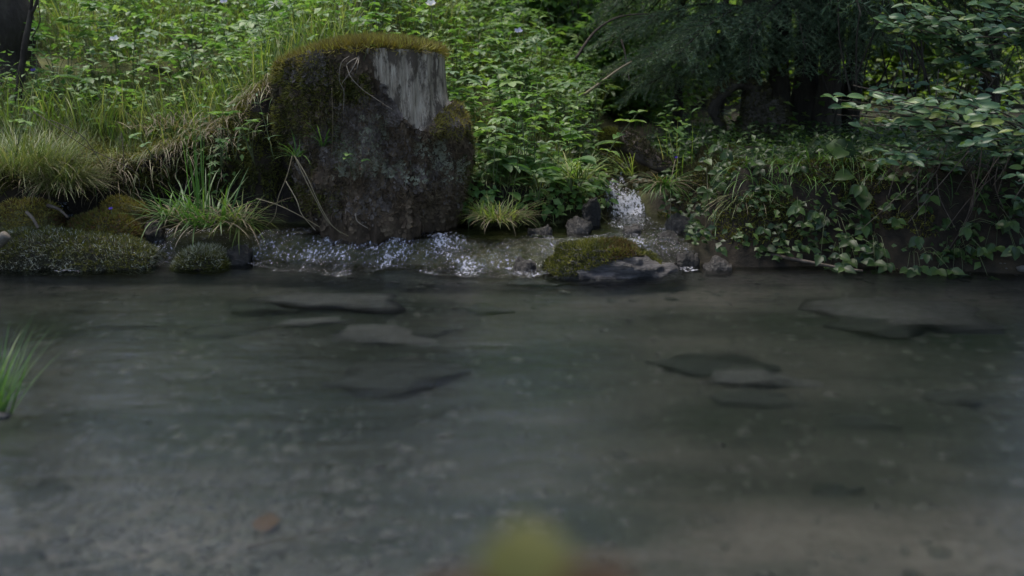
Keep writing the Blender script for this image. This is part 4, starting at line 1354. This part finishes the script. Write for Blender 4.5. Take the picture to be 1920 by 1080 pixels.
# ================================================================== SPRUCES
def bough_mesh(name, L, seed, dens=1.0):
    r = random.Random(seed)
    parts_w, needles_p, needles_d = [], [], []
    main = smooth_path([(0, 0, 0), (L * .35, 0, .03 * L), (L * .7, .02, -.06 * L), (L, .03, -.22 * L)], 24)
    parts_w.append((*tube(main, .009, .002, 5), None))
    nt_ = int(L / .045)
    for k in range(nt_):
        t = .12 + .86 * k / nt_
        i = int(t * 23)
        for s in (-1, 1):
            tl = (.34 * (1 - t) + .09) * r.uniform(.7, 1.2) * L / .9
            a = s * r.uniform(.7, 1.0)
            d = Vector((math.cos(a), math.sin(a), r.uniform(-.45, .0)))
            b = Vector(main[i])
            pth = smooth_path([b, b + d * tl * .5, b + d * tl + Vector((0, 0, -.18 * tl))], 7)
            parts_w.append((*tube(pth, .0025, .001, 3), None))
            m = int(tl * 420 * dens)
            for q in range(m):
                u = q / m
                j = min(int(u * 6), 5)
                pp = pth[j] + (pth[j + 1] - pth[j]) * (u * 6 - j)
                needles_p.append(pp)
                tn = pth[j + 1] - pth[j]
                tn = tn / (np.linalg.norm(tn) + 1e-9)
                needles_d.append(tn * .6)
    V, F, t = join(parts_w)
    np_, nd_ = np.array(needles_p), np.array(needles_d)
    tv, tf, tt = tufts(np_, nd_ + rng.normal(0, .35, nd_.shape), .022, .004, .4)
    return np_mesh(name + '_wood', V, F, t, [M['trunk']]), np_mesh(name + '_needles', tv, [tf], tt, [M['spruce']], smooth=False)


BOUGH = [bough_mesh('bough', .9, s) for s in (1, 2, 3)]


def add_bough(parent, pos, az, sc, dip=.15):
    w, n = random.choice(BOUGH)
    b = obj('bough', w, parent)
    b.matrix_basis = Matrix.Translation(pos) @ Matrix.Rotation(az, 4, 'Z') @ Matrix.Rotation(dip, 4, 'Y') @ Matrix.Scale(sc, 4)
    q = obj('needles', n, b)
    q['kind'] = 'stuff'


def spruce(x, y, r0, h, label, lean=0.0, boughs=(), crown=(1.6, 40), rn=.9, flare=.8):
    z0 = H(x, y) - .1
    rt = empty('spruce_tree', (x, y, z0), 0, label, 'tree', 'spruces on the right bank')
    path = smooth_path([(0, 0, 0), (lean * .4, 0, h * .15), (lean * .8, .03, h * .4), (lean, 0, h)], 60)
    v, f = tube(path, r0, .02, 12, .22, lambda t: r0 * (.5 + flare * np.exp(-t * h / .35)) * (1 - .75 * t) + .01)
    obj('trunk', np_mesh('trunk', v, f, mats=[M['trunk']]), rt)
    for (bz, az, sc, dip) in boughs:
        add_bough(rt, Vector((0, 0, bz)), az, sc, dip)
    zb0, n = crown
    r = random.Random(int(x * 1000))
    for k in range(n):
        bz = zb0 + (h - zb0 - .3) * k / n
        add_bough(rt, Vector((lean * min(1, bz / h), 0, bz)), k * 2.4 + r.uniform(-.3, .3), min(1.75, (1 - bz / h) * 2.3 * rn + .45), r.uniform(.05, .3))
    return rt


TD = 6.7
for px, base_r, h, lab, lean, bl in [
    (1410, .12, 6.0, 'spruce trunk at the left of the dark clump', -.10, [(.62, 3.3, .9, .0), (.75, 4.0, .9, .05), (.85, 3.7, .9, .1), (.7, 2.9, .95, .0), (.9, 3.1, 1.1, .0), (.8, 4.4, .8, .1)]),
    (1455, .13, 7.0, 'second spruce trunk of the dark clump', -.02, [(.75, 4.2, .8, .1), (.85, 3.5, 1.1, .05), (.95, 4.6, .9, .1), (.65, 3.9, .8, .05), (.9, 3.9, 1.2, .0)]),
    (1503, .16, 8.0, 'thick middle spruce trunk of the dark clump', .02, [(.75, 4.4, .8, .1), (.9, 4.9, .8, .1), (.85, 5.4, .7, .1), (.95, 4.1, 1.1, .0)]),
    (1545, .14, 7.0, 'spruce trunk right of the clump middle', .05, [(.8, 5.2, .8, .1), (.9, 5.8, .8, .05), (.75, 4.6, .8, .15), (.95, 4.8, .9, .1)]),
    (1585, .10, 6.0, 'slim spruce trunk at the right of the dark clump', .10, [(.8, 5.5, .7, .1), (.9, 6.1, .8, .05), (.95, 5.0, .8, .1)]),
]:
    p = P(px, 250, TD + random.uniform(-.15, .2))
    spruce(p.x, p.y, base_r, h, lab, lean, bl, (1.25, 28), 1.2, flare=1.4)
p = P(1345, 250, 6.9)
spruce(p.x, p.y, .035, 3.2, 'thin young spruce stem left of the dark clump', .03, [(.55, 3.4, .8, .1), (.65, 2.6, .8, .0), (.75, 4.2, .8, .0), (.85, 3.0, .9, .0), (.6, 4.8, .6, .1), (.7, 3.7, .9, .0), (.9, 4.5, .8, .0)], (1.1, 14), .45)
p = P(1270, 240, 7.6)
spruce(p.x, p.y, .05, 4.5, 'young spruce behind the brook with low boughs', .0, [(.6, 3.6, .9, .1), (.55, 4.4, .9, .1), (.7, 5.0, .9, .05), (.8, 5.6, .9, .0), (.5, 5.2, .7, .1), (.85, 4.0, 1.0, .0), (.75, 4.6, 1.0, .0)], (1.15, 22), .6)
p = P(1845, 240, 6.9)
spruce(p.x, p.y, .11, 7.5, 'tall spruce at the right behind the leafy shrub', .0, [(.7, 3.6, .7, .2), (.8, 4.5, .8, .1)], (1.4, 34))
p = P(2130, 240, 6.2)  # out of view, extends the canopy that darkens the right bank
spruce(p.x, p.y, .13, 8.0, 'unseen spruce just past the right edge, widening the shading canopy', .0, [], (2.0, 40), 1.1)
spruce(3.1, 4.3, .13, 8.5, 'unseen spruce past the right edge, added to shade the right bank', .0, [], (2.5, 40), 1.3)  # added outside the frame, its crown shades the right bank
spruce(3.3, 2.6, .14, 9, 'unseen spruce added on the near right bank to block skylight', .0, [], (2.3, 40), 1.4)  # this and the next spruce are added unseen to keep skylight off the bank
spruce(3.0, .6, .14, 9, 'unseen spruce added beside the photographer to block skylight', .0, [], (2.3, 40), 1.4)
# old mossy root stock with a crooked limb joining the clump
stock = empty('root_stock', (0, 0, 0), 0, 'dark mossy root stock with a crooked limb under the spruce clump', 'root stock')
rv2, rf2 = loaf([(1378, 275), (1384, 232), (1400, 196), (1430, 178), (1460, 200), (1480, 275)], 6.42, .2, 50, 30, .08, 8, 55, .2, .4)
obj('stock_body', np_mesh('stock_body', rv2, [rf2], mats=[M['trunk']]), stock)
v, f = tube(smooth_path([P(1440, 172, 6.5), P(1405, 160, 6.4), P(1372, 160, 6.38), P(1350, 180, 6.38), P(1338, 205, 6.4), P(1348, 232, 6.42), P(1352, 262, 6.45)], 40), .04, .026, 10, .3)
obj('limb', np_mesh('limb', v, f, mats=[M['trunk']]), stock)
moss_part('moss', v, f[0], 2500, .02, .005, M['moss_dark'], stock, lambda c, n: (n[:, 2] > .1) * 1.0)
moss_part('moss', rv2, rf2, 9000, .02, .006, M['moss_dark'], stock, lambda c, n: (n[:, 2] > -.1) * 1.0)


# ================================================================== LEAFY SHRUB on the right
def shrub(label, paths, seed, dens=.06, size=(0, 2), maxl=290):
    r = random.Random(seed)
    rt = empty('leafy_shrub', P(*paths[0][0]), 0, label, 'shrub', 'broadleaf shrubs on the right bank')
    inv = Matrix.Translation(-rt.location)
    n = 0
    for path in paths:
        n0 = max(10, len(path) * 8)
        sp = smooth_path([P(*q) for q in path], n0)
        v, f = tube(sp - np.array(rt.location), .006, .002, 5)
        obj('branch', np_mesh('branch', v, f, mats=[M['twig']]), rt)
        seg = np.linalg.norm(np.diff(sp, axis=0), axis=1)
        cum = np.concatenate([[0], np.cumsum(seg)])
        L = cum[-1]
        s = L * .12
        k = 0
        while s <= L and n < maxl:
            pos = Vector([np.interp(s, cum, sp[:, c]) for c in range(3)]) + Vector((r.gauss(0, .025), r.gauss(0, .03), r.gauss(0, .018)))
            last = s > L - dens
            cnt = 4 if last else 2
            a0 = r.uniform(0, 6.28)
            for q in range(cnt):
                a = a0 + q * (6.283 / cnt) + r.uniform(-.4, .4)
                d = Vector((math.cos(a), math.sin(a), r.uniform(-.25, .45)))
                o = obj('leaf', LM['shrub'][r.randint(*size)], rt)
                o.matrix_basis = inv @ frame(pos, d, (r.uniform(-.4, .4), r.uniform(-1.2, -.1), .9))
                n += 1
            s += dens * r.uniform(.6, 1.3)
            k += 1
    return rt


def fan(start, tips, Y0, Y1, r, bend=20):
    out = []
    for tx_, ty_ in tips:
        mx_, my_ = (start[0] + tx_) / 2, (start[1] + ty_) / 2 - bend
        out.append([(start[0], start[1], Y0), (mx_, my_, (Y0 + Y1) / 2), (tx_, ty_, Y1 + r.uniform(-.15, .15))])
    return out


rr_ = random.Random(5)
shrub('low leafy shrub spray reaching left over the right bank', fan((1960, 330), [(1560, 185), (1590, 205), (1610, 235), (1660, 215), (1700, 235), (1730, 255), (1690, 190), (1640, 175), (1760, 205), (1600, 160), (1570, 215)], 4.9, 4.55, rr_, 34), 11)
shrub('drooping leafy shrub spray low at the right edge', fan((1990, 300), [(1830, 265), (1880, 290), (1790, 230), (1850, 220), (1900, 255), (1820, 190), (1880, 170), (1910, 340), (1900, 375), (1760, 180)], 4.8, 4.4, rr_, 20), 12)
shrub('high leafy shrub spray right of the spruce clump', fan((1860, 150), [(1640, 40), (1665, 60), (1650, 25), (1700, 35), (1720, 55), (1690, 5), (1740, 20), (1760, 5), (1780, 45)], 5.2, 4.9, rr_, 24), 13, dens=.05)
shrub('bright leafy shrub spray in the upper right corner', fan((2020, 130), [(1800, 70), (1845, 85), (1820, 15), (1850, 50), (1890, 25), (1830, -15), (1880, 60), (1900, 85), (1910, 40), (1870, 5)], 5.0, 4.7, rr_, 24), 16, dens=.05)
shrub('small leafy shrub sprig hanging over the dark bank', fan((1800, 330), [(1625, 300), (1660, 290), (1700, 300), (1645, 270), (1690, 285)], 4.9, 4.6, rr_, 16), 14, size=(0, 1))
shrub('thin leafy shrub in the gap behind the low spray', fan((1740, 330), [(1700, 120), (1640, 150), (1760, 130), (1800, 150), (1680, 70), (1850, 130), (1890, 110)], 5.6, 5.5, rr_, 0), 15, size=(0, 1))
# tangle of dead twigs under the shrub
r = random.Random(9)
for k in range(34):
    x0, y0 = r.uniform(1720, 1930), r.uniform(255, 330)
    x1, y1 = x0 + r.uniform(-140, 40), y0 + r.uniform(40, 150)
    dd = r.uniform(4.65, 5.0)
    strand('dead_twig', [(x0, y0, dd), ((x0 + x1) / 2 + r.uniform(-15, 25), (y0 + y1) / 2 - 8, dd - .05), (x1, y1, dd - .08)], .003, .0012, 'twig',
           'thin dead twig in the dark tangle under the right shrub', 'twig', 'dead twigs under the right shrub', 4, 10)
for k in range(26):
    x0, y0 = r.uniform(1560, 1900), r.uniform(150, 240)
    x1, y1 = x0 + r.uniform(-60, 90), y0 - r.uniform(60, 240)
    dd = r.uniform(5.8, 6.6)
    strand('bare_stem', [(x0, y0, dd), ((x0 + x1) / 2 + r.uniform(-15, 15), (y0 + y1) / 2, dd), (x1, y1, dd)], .006, .003, 'trunk',
           'bare dark stem crossing the bright gap behind the right shrub', 'twig', 'bare stems behind the right shrub', 4, 10)


# ------------------------------------------------------------------ bank leaves (bramble-like) on the right
def bramble(label, base, n, spread, seed, big=False, group='broad-leaved bank plants'):
    r = random.Random(seed)
    b = P(*base)
    rt = empty('bank_bramble', b, 0, label, 'bramble', group)
    parts = []
    for k in range(n):
        a = r.uniform(-3.0, .0)
        o = Vector((math.cos(a) * r.uniform(.2, 1) * spread * 1.3, math.sin(a) * .20 * r.uniform(.2, 1), r.uniform(-.75, .55) * spread))
        pth = smooth_path([(0, .1, -.02), (o.x * .5, o.y * .4 + .03, max(o.z, 0) * .6 + .05), tuple(o)], 6)
        parts.append((*tube(pth, .0016, .001, 3), None))
        tip = Vector(pth[-1])
        d0 = Vector((math.cos(a) * .8, -.5, r.uniform(-.5, .1)))
        ls = LM['bramble_big'] if big else LM['bramble']
        for s in ((0,) if big else (-1.3, 0, 1.3)):
            c_, s_ = math.cos(s), math.sin(s)
            d = Vector((d0.x * c_ - d0.y * s_, d0.x * s_ + d0.y * c_, d0.z))
            lf = obj('leaf', r.choice(ls), rt)
            lf.matrix_basis = frame(tip, d, (r.uniform(-.2, .2), -.75, .75))
    V, F, t = join(parts)
    obj('stem', np_mesh('stem', V, F, t, [M['stem']]), rt)


for k, (px, py, Yd, n, sp, big, lab) in enumerate([
    (1560, 420, 4.80, 12, .20, False, 'three-leaved bramble hanging low over the right waterline'),
    (1640, 455, 4.74, 10, .18, False, 'bramble nearest the water right of the fallen branch'),
    (1500, 400, 4.90, 9, .16, False, 'bramble left of the low hanging one on the right bank'),
    (1700, 420, 4.80, 9, .2, False, 'bramble under the dead twigs on the right bank'),
    (1790, 455, 4.72, 9, .2, False, 'dark bramble low at the right waterline'),
    (1880, 440, 4.66, 9, .2, False, 'dark bramble at the right edge above the water'),
    (1430, 310, 5.05, 10, .18, False, 'leafy bramble above the straw-coloured tuft'),
    (1370, 300, 5.15, 10, .15, False, 'small-leaved bramble right of the brook mouth'),
    (1560, 330, 5.0, 9, .18, False, 'bramble in the deep shade below the root stock'),
    (1330, 330, 5.15, 8, .12, False, 'small bramble beside the straight hanging straw'),
    (1520, 285, 5.1, 5, .17, True, 'plant with large heart-shaped leaves below the spruce clump'),
    (1600, 310, 4.95, 4, .14, True, 'large drooping heart-shaped leaf plant in the shade'),
    (1800, 480, 4.62, 7, .15, False, 'bramble touching the water near the right edge'),
    (1720, 490, 4.62, 6, .12, False, 'small bramble by the few dry blades at the waterline'),
    (1600, 380, 4.9, 10, .2, False, 'bramble behind the low hanging one in the shade'),
    (1480, 330, 5.0, 10, .18, False, 'bramble between straw tuft and root stock'),
    (1660, 370, 4.9, 9, .2, False, 'bramble below the small shrub sprig'),
    (1760, 400, 4.85, 8, .2, False, 'bramble in the middle of the dead twig tangle'),
    (1850, 400, 4.75, 8, .2, False, 'bramble under the drooping spray at the right edge'),
    (1580, 475, 4.66, 7, .12, False, 'bramble sprig just above the end of the fallen branch'),
    (1440, 440, 4.86, 6, .10, False, 'small bramble above the fallen branch')]):
    bramble(lab, (px, py, Yd), n, sp, 60 + k, big)


# ================================================================== BACKGROUND BUSHES AND TREES
def bush_mesh(name, n, rx, rz, S, mat, seed):
    g = np.random.default_rng(seed)
    nc = 16
    cc = g.normal(size=(nc, 3))
    cc /= np.linalg.norm(cc, axis=1)[:, None]
    cc = cc * (.35 + .6 * g.random((nc, 1))) * [rx, rx, rz] + [0, 0, rz]
    c = cc[g.integers(0, nc, n)] + g.normal(size=(n, 3)) * [rx * .24, rx * .24, rz * .2]
    c[:, 2] = np.maximum(c[:, 2], .02)
    a = g.uniform(0, 6.28, n)
    el = g.uniform(-.7, .4, n)
    d = np.stack([np.cos(a) * np.cos(el), np.sin(a) * np.cos(el), np.sin(el)], 1)
    s = np.stack([-np.sin(a), np.cos(a), g.uniform(-.5, .5, n)], 1)
    L = S * (.6 + .8 * g.random(n))[:, None]
    up_ = np.cross(d, s)
    V = np.stack([c, c + d * L * .45 + s * L * .3 + up_ * L * .08, c + d * L - up_ * L * .15, c + d * L * .45 - s * L * .3 + up_ * L * .08], 1).reshape(-1, 3)
    o = np.arange(n)[:, None] * 4
    F = np.concatenate([o + [0, 1, 2], o + [0, 2, 3]])
    st = []
    for k in range(nc):
        st.append((*tube(smooth_path([(0, 0, -.05), tuple(cc[k] * [.4, .4, .5]), tuple(cc[k])], 6), .012, .003, 4), None))
    sv_, sf_, stt = join(st)
    return np_mesh(name, V, [F], np.repeat(g.random(n), 4), [M[mat]], smooth=False), np_mesh(name + '_stems', sv_, sf_, stt, [M['twig']])


BUSH = [bush_mesh('foliage', 2600, .7, .55, .075, 'backlit', s) for s in (1, 2, 3)]
BUSHD = [bush_mesh('foliage', 2600, .7, .6, .075, 'herb', s) for s in (4, 5)]


def bush(x, y, sc, label, group, dark=False):
    f, s = random.choice(BUSHD if dark else BUSH)
    rt = empty('bush', (x, y, H(x, y) - .05), random.uniform(0, 6.28), label, 'bush', group)
    rt.scale = (sc, sc, sc)
    o = obj('foliage', f, rt); o['kind'] = 'stuff'
    obj('stems', s, rt)


r = random.Random(21)
for px, Y, sc in [(1200, 9.2, 1.0), (1300, 9.6, .9), (1380, 10.5, 1.1), (1460, 11.5, 1.2), (1560, 10.0, .9), (1640, 9.6, .9), (1720, 10.4, 1.1), (1800, 9.4, .9), (1900, 10.0, 1.1), (1250, 12, 1.5), (1400, 13, 1.6), (1540, 13.5, 1.6), (1680, 13, 1.6), (1830, 12.5, 1.6), (1990, 12, 1.6)]:
    x = (px - 960) / FPX * Y
    bush(x, Y, sc, 'bright backlit bush beyond the spruce trunks', 'bushes beyond the spruces')
for px, Y, sc in [(1080, 8.4, 1.0), (1150, 8.2, .8), (1120, 9.4, 1.2), (1010, 9.0, 1.0), (1200, 8.0, .6)]:
    x = (px - 960) / FPX * Y
    bush(x, Y, sc, 'green bush at the back of the meadow near the brook', 'bushes behind the meadow', True)
for px, Y, sc in [(330, 9.8, 1.1), (520, 9.8, 1.1), (700, 9.6, 1.1), (860, 9.4, 1.1)]:
    x = (px - 960) / FPX * Y
    bush(x, Y, sc, 'leafy bush along the top of the meadow', 'bushes along the meadow top', True)
for px, Y, rad, lab in [(15, 6.4, .46, 'thick dark trunk standing in for dark forest at the upper left corner'), (250, 11.5, .20, 'dark tree trunk behind the left meadow'), (560, 13, .2, 'tree trunk behind the meadow above the stump'),  # corner trunk is added as a stand-in for unreadable dark forest
                        (1230, 14, .16, 'distant tree trunk beyond the brook'), (1640, 15, .18, 'distant tree trunk behind the bright gap'), (1760, 16.5, .2, 'distant trunk further right behind the bright gap')]:
    x = (px - 960) / FPX * Y
    spruce(x, Y, rad, 9, lab, 0, [], (4.5, 16), .7, flare=.15)

for px, Y, h, lab in [(-250, 13.0, 10, 'tall spruce far left behind the meadow'), (60, 13.6, 11, 'tall spruce behind the thick trunk in the left corner'), (330, 14.6, 11, 'tall spruce behind the left meadow'),
                     (520, 13.2, 10, 'tall spruce in the wood above the stump left side'), (690, 14.4, 11, 'tall spruce in the wood straight above the stump'),
                     (900, 13.4, 10, 'tall spruce in the wood right of the stump'), (1090, 14.2, 11, 'tall spruce in the wood above the brook'), (1280, 17, 11, 'tall far spruce left of the dark clump')]:
    spruce((px - 960) / FPX * Y, Y, .16, h, lab, 0, [], (1.0, 30), 1.25)
# ================================================================== STREAM BED
def stone_mesh(name, seed, flat=.4, mat='stone', n=10):
    g = np.random.default_rng(seed)
    th_ = np.linspace(0, 2 * np.pi, 26, endpoint=False)
    ph_ = np.linspace(-np.pi / 2, np.pi / 2, 9)
    T, Pp = np.meshgrid(th_, ph_, indexing='ij')
    d = np.stack([np.cos(T) * np.cos(Pp), np.sin(T) * np.cos(Pp), np.sin(Pp)], -1)
    rr = 1 + .9 * fbm(d[..., 0] * 1.9 + seed * 3.7, d[..., 1] * 1.9, d[..., 2] * 1.9, 4, seed)
    V = d * rr[..., None] * [1, 1, flat]
    return np_mesh(name, V.reshape(-1, 3), [grid_faces(26, 9, wrap=True)], mats=[M[mat]])


STN = [stone_mesh('stone', s, .3) for s in (1, 2, 3)]
STD = [stone_mesh('stone', s, .22, 'stone_dark') for s in (4, 5, 6)]
for k, (px, py, w, dark, lab) in enumerate([
    (625, 570, .25, 0, 'flat pale stone under water below the stump'), (585, 603, .12, 0, 'small pale stone under water left of the flat pale stone'),
    (722, 628, .17, 0, 'oval pale stone under water below the flat pale stone'), (755, 705, .22, 1, 'dark slab under water in mid pool'),
    (820, 620, .10, 1, 'dark stone under water right of the oval pale stone'), (1350, 685, .20, 1, 'long dark slab under water at right'),
    (1425, 752, .13, 1, 'dark slab under water in front of the long slab'), (1430, 715, .16, 0, 'pale stone under water between the dark slabs'),
    (920, 585, .10, 1, 'dark green stone under water below the step'), (1700, 590, .30, 0, 'wide pale stone under water near the right bank'),
    (1660, 605, .2, 1, 'dark stone under water near the right bank'), (1000, 545, .10, 0, 'small pale stone under water below the mossy rock'),
    (430, 620, .14, 1, 'dark stone under water left in the pool'), (1610, 790, .09, 1, 'small dark stone under water right of the slabs'),
    (1468, 810, .025, 1, 'tiny black pebble under water right of centre'), (1035, 968, .04, 1, 'dark pebble under water above the blurred leaf'),
    (1570, 915, .06, 1, 'dark stone under water in the right foreground'), (500, 575, .16, 1, 'dark stone under water below the straw tussock'),
    (1810, 745, .12, 1, 'thin dark stone under water at far right'), (230, 610, .1, 1, 'dark stone under water at left'),
    (90, 910, .07, 1, 'dark stone in the near left shallows'), (45, 1050, .06, 1, 'dark stone at the lower left corner'), (200, 985, .025, 0, 'small pale pebble in the near left shallows'),
    (95, 1030, .03, 0, 'pale pebble near the lower left corner'), (350, 970, .035, 0, 'pale pebble right of the left shallows')]):
    p = G(px, py, 0)
    b = H(p.x, p.y)
    fl_ = Vector((p.x, p.y, 0)).normalized()
    p = p + fl_ * (-b * 1.0)                                  # the ray bends down at the surface
    o = obj('bed_stone', random.choice(STD if dark else STN))
    o.location = (p.x, p.y, H(p.x, p.y) + .02 * w)
    o.rotation_euler = (random.uniform(-.1, .1), random.uniform(-.1, .1), random.uniform(-.4, .4))
    o.scale = (w, w * random.uniform(.5, .8), w * random.uniform(.7, .95))
    tag(o, lab, 'stone', 'stones on the stream bed')
# gravel as stuff
n = 9000
x = np.concatenate([rng.uniform(-1.3, .3, n), rng.uniform(-2.4, 2.4, n)])
y = np.concatenate([rng.uniform(1.6, 3.2, n), rng.uniform(1.7, 4.6, n)])
k = rng.random(len(x)) < np.where(np.arange(len(x)) < n, sst(.2, -1.0, x) * sst(3.2, 2.0, y), .35)
x, y = x[k], y[k]
z = height(x, y)
parts = []
g0 = np.array([(np.cos(a) * np.cos(b), np.sin(a) * np.cos(b), np.sin(b)) for a in np.arange(7) / 7 * 6.283 for b in (-1.57, -.5, .5, 1.56)])
gf = grid_faces(7, 4, wrap=True)
m = len(x)
S = .006 + .032 * rng.random(m) ** 3
sc = np.stack([S, S * rng.uniform(.6, 1, m), S * rng.uniform(.35, .6, m)], 1)
a = rng.uniform(0, 6.28, m)
pv = g0[None] * sc[:, None]
pr = np.stack([pv[..., 0] * np.cos(a)[:, None] - pv[..., 1] * np.sin(a)[:, None], pv[..., 0] * np.sin(a)[:, None] + pv[..., 1] * np.cos(a)[:, None], pv[..., 2]], -1)
pr = pr + np.stack([x, y, z - .25 * S], 1)[:, None]
gravel = obj('gravel', np_mesh('gravel', pr.reshape(-1, 3), [(gf[None] + (np.arange(m) * len(g0))[:, None, None]).reshape(-1, 4)], np.repeat(rng.random(m) * 2, len(g0)), [M['pebble']]))
tag(gravel, 'loose pebbles scattered over the stream bed', 'gravel', kind='stuff')

# floating leaf by the mossy rock
p = G(1075, 513, .008)
fl = obj('floating_leaf', palm_mesh('floating_leaf', .055, M['float_leaf'], 5, 1.9, .5))
fl.location = p
fl.rotation_euler = (0, 0, 1.3)
tag(fl, 'pale yellow leaf floating beside the mossy rock', 'leaf')

# foreground: rushes at the left edge, blurred yellow leaf at the bottom
p = G(-20, 775, 0)
zt = H(p.x, p.y)
tussock('water_rushes', (p.x - .02, p.y, -.03), 60, .33, .006, 'grass_fresh', 'blurred green rushes standing in the water at the left edge', .07, (.05, .7), (.05, .7), az=(-1.4, 1.7))
st = obj('shore_stone', STN[1]); st.location = (p.x + .02, p.y - .02, .0); st.scale = (.04, .03, .035)
tag(st, 'small pinkish stone at the foot of the blurred rushes', 'stone')
lf = P(990, 1066, .42)
yl = empty('foreground_plant', (lf.x, .32, H(lf.x, .32)), 0, 'blurred yellow green leaf close to the lens at the bottom', 'plant')
v, f = tube(smooth_path([(0, 0, -.02), (-.02, .03, .3), (lf.x - yl.location.x, .09, lf.z - yl.location.z - .03)], 10), .002, .0015, 5)
obj('stem', np_mesh('stem', v, f, mats=[M['stem']]), yl)
for me, d, of in [(leaf_mesh('leaf', .050, .048, M['yellow_leaf'], 'oval', .1, .2, 6), (0, .35, .6), (0, 0, -.03)),
                  (leaf_mesh('leaf', .045, .03, M['dead_leaf'], 'oval', .1, .2, 6), (.9, .1, .35), (.006, .0, -.022)),
                  (leaf_mesh('leaf', .045, .03, M['dead_leaf'], 'oval', .1, .2, 6), (-.9, .1, .25), (-.006, .0, -.026))]:
    o = obj('leaf', me, yl)
    o.matrix_basis = frame(Vector((lf.x - yl.location.x, .10, lf.z - yl.location.z)) + Vector(of), d, (0, -1, .3))
dl = obj('sunken_leaf', leaf_mesh('sunken_leaf', .10, .06, M['dead_leaf'], 'oval', .2, .1, 6))
p = G(490, 1000, -.08)
dl.location = (p.x, p.y, H(p.x, p.y) + .02)
tag(dl, 'orange brown leaf lying on the near stream bed', 'leaf')
# pale stick end at the left edge
so = obj('pale_stick', np_mesh('pale_stick', *tube(smooth_path([P(-60, 500, 4.5), P(-20, 466, 4.5), P(4, 447, 4.5), P(12, 440, 4.5)], 14), .03, .022, 10, .1), mats=[M['root']]))
tag(so, 'pale rounded stick end at the left edge above the water', 'branch')
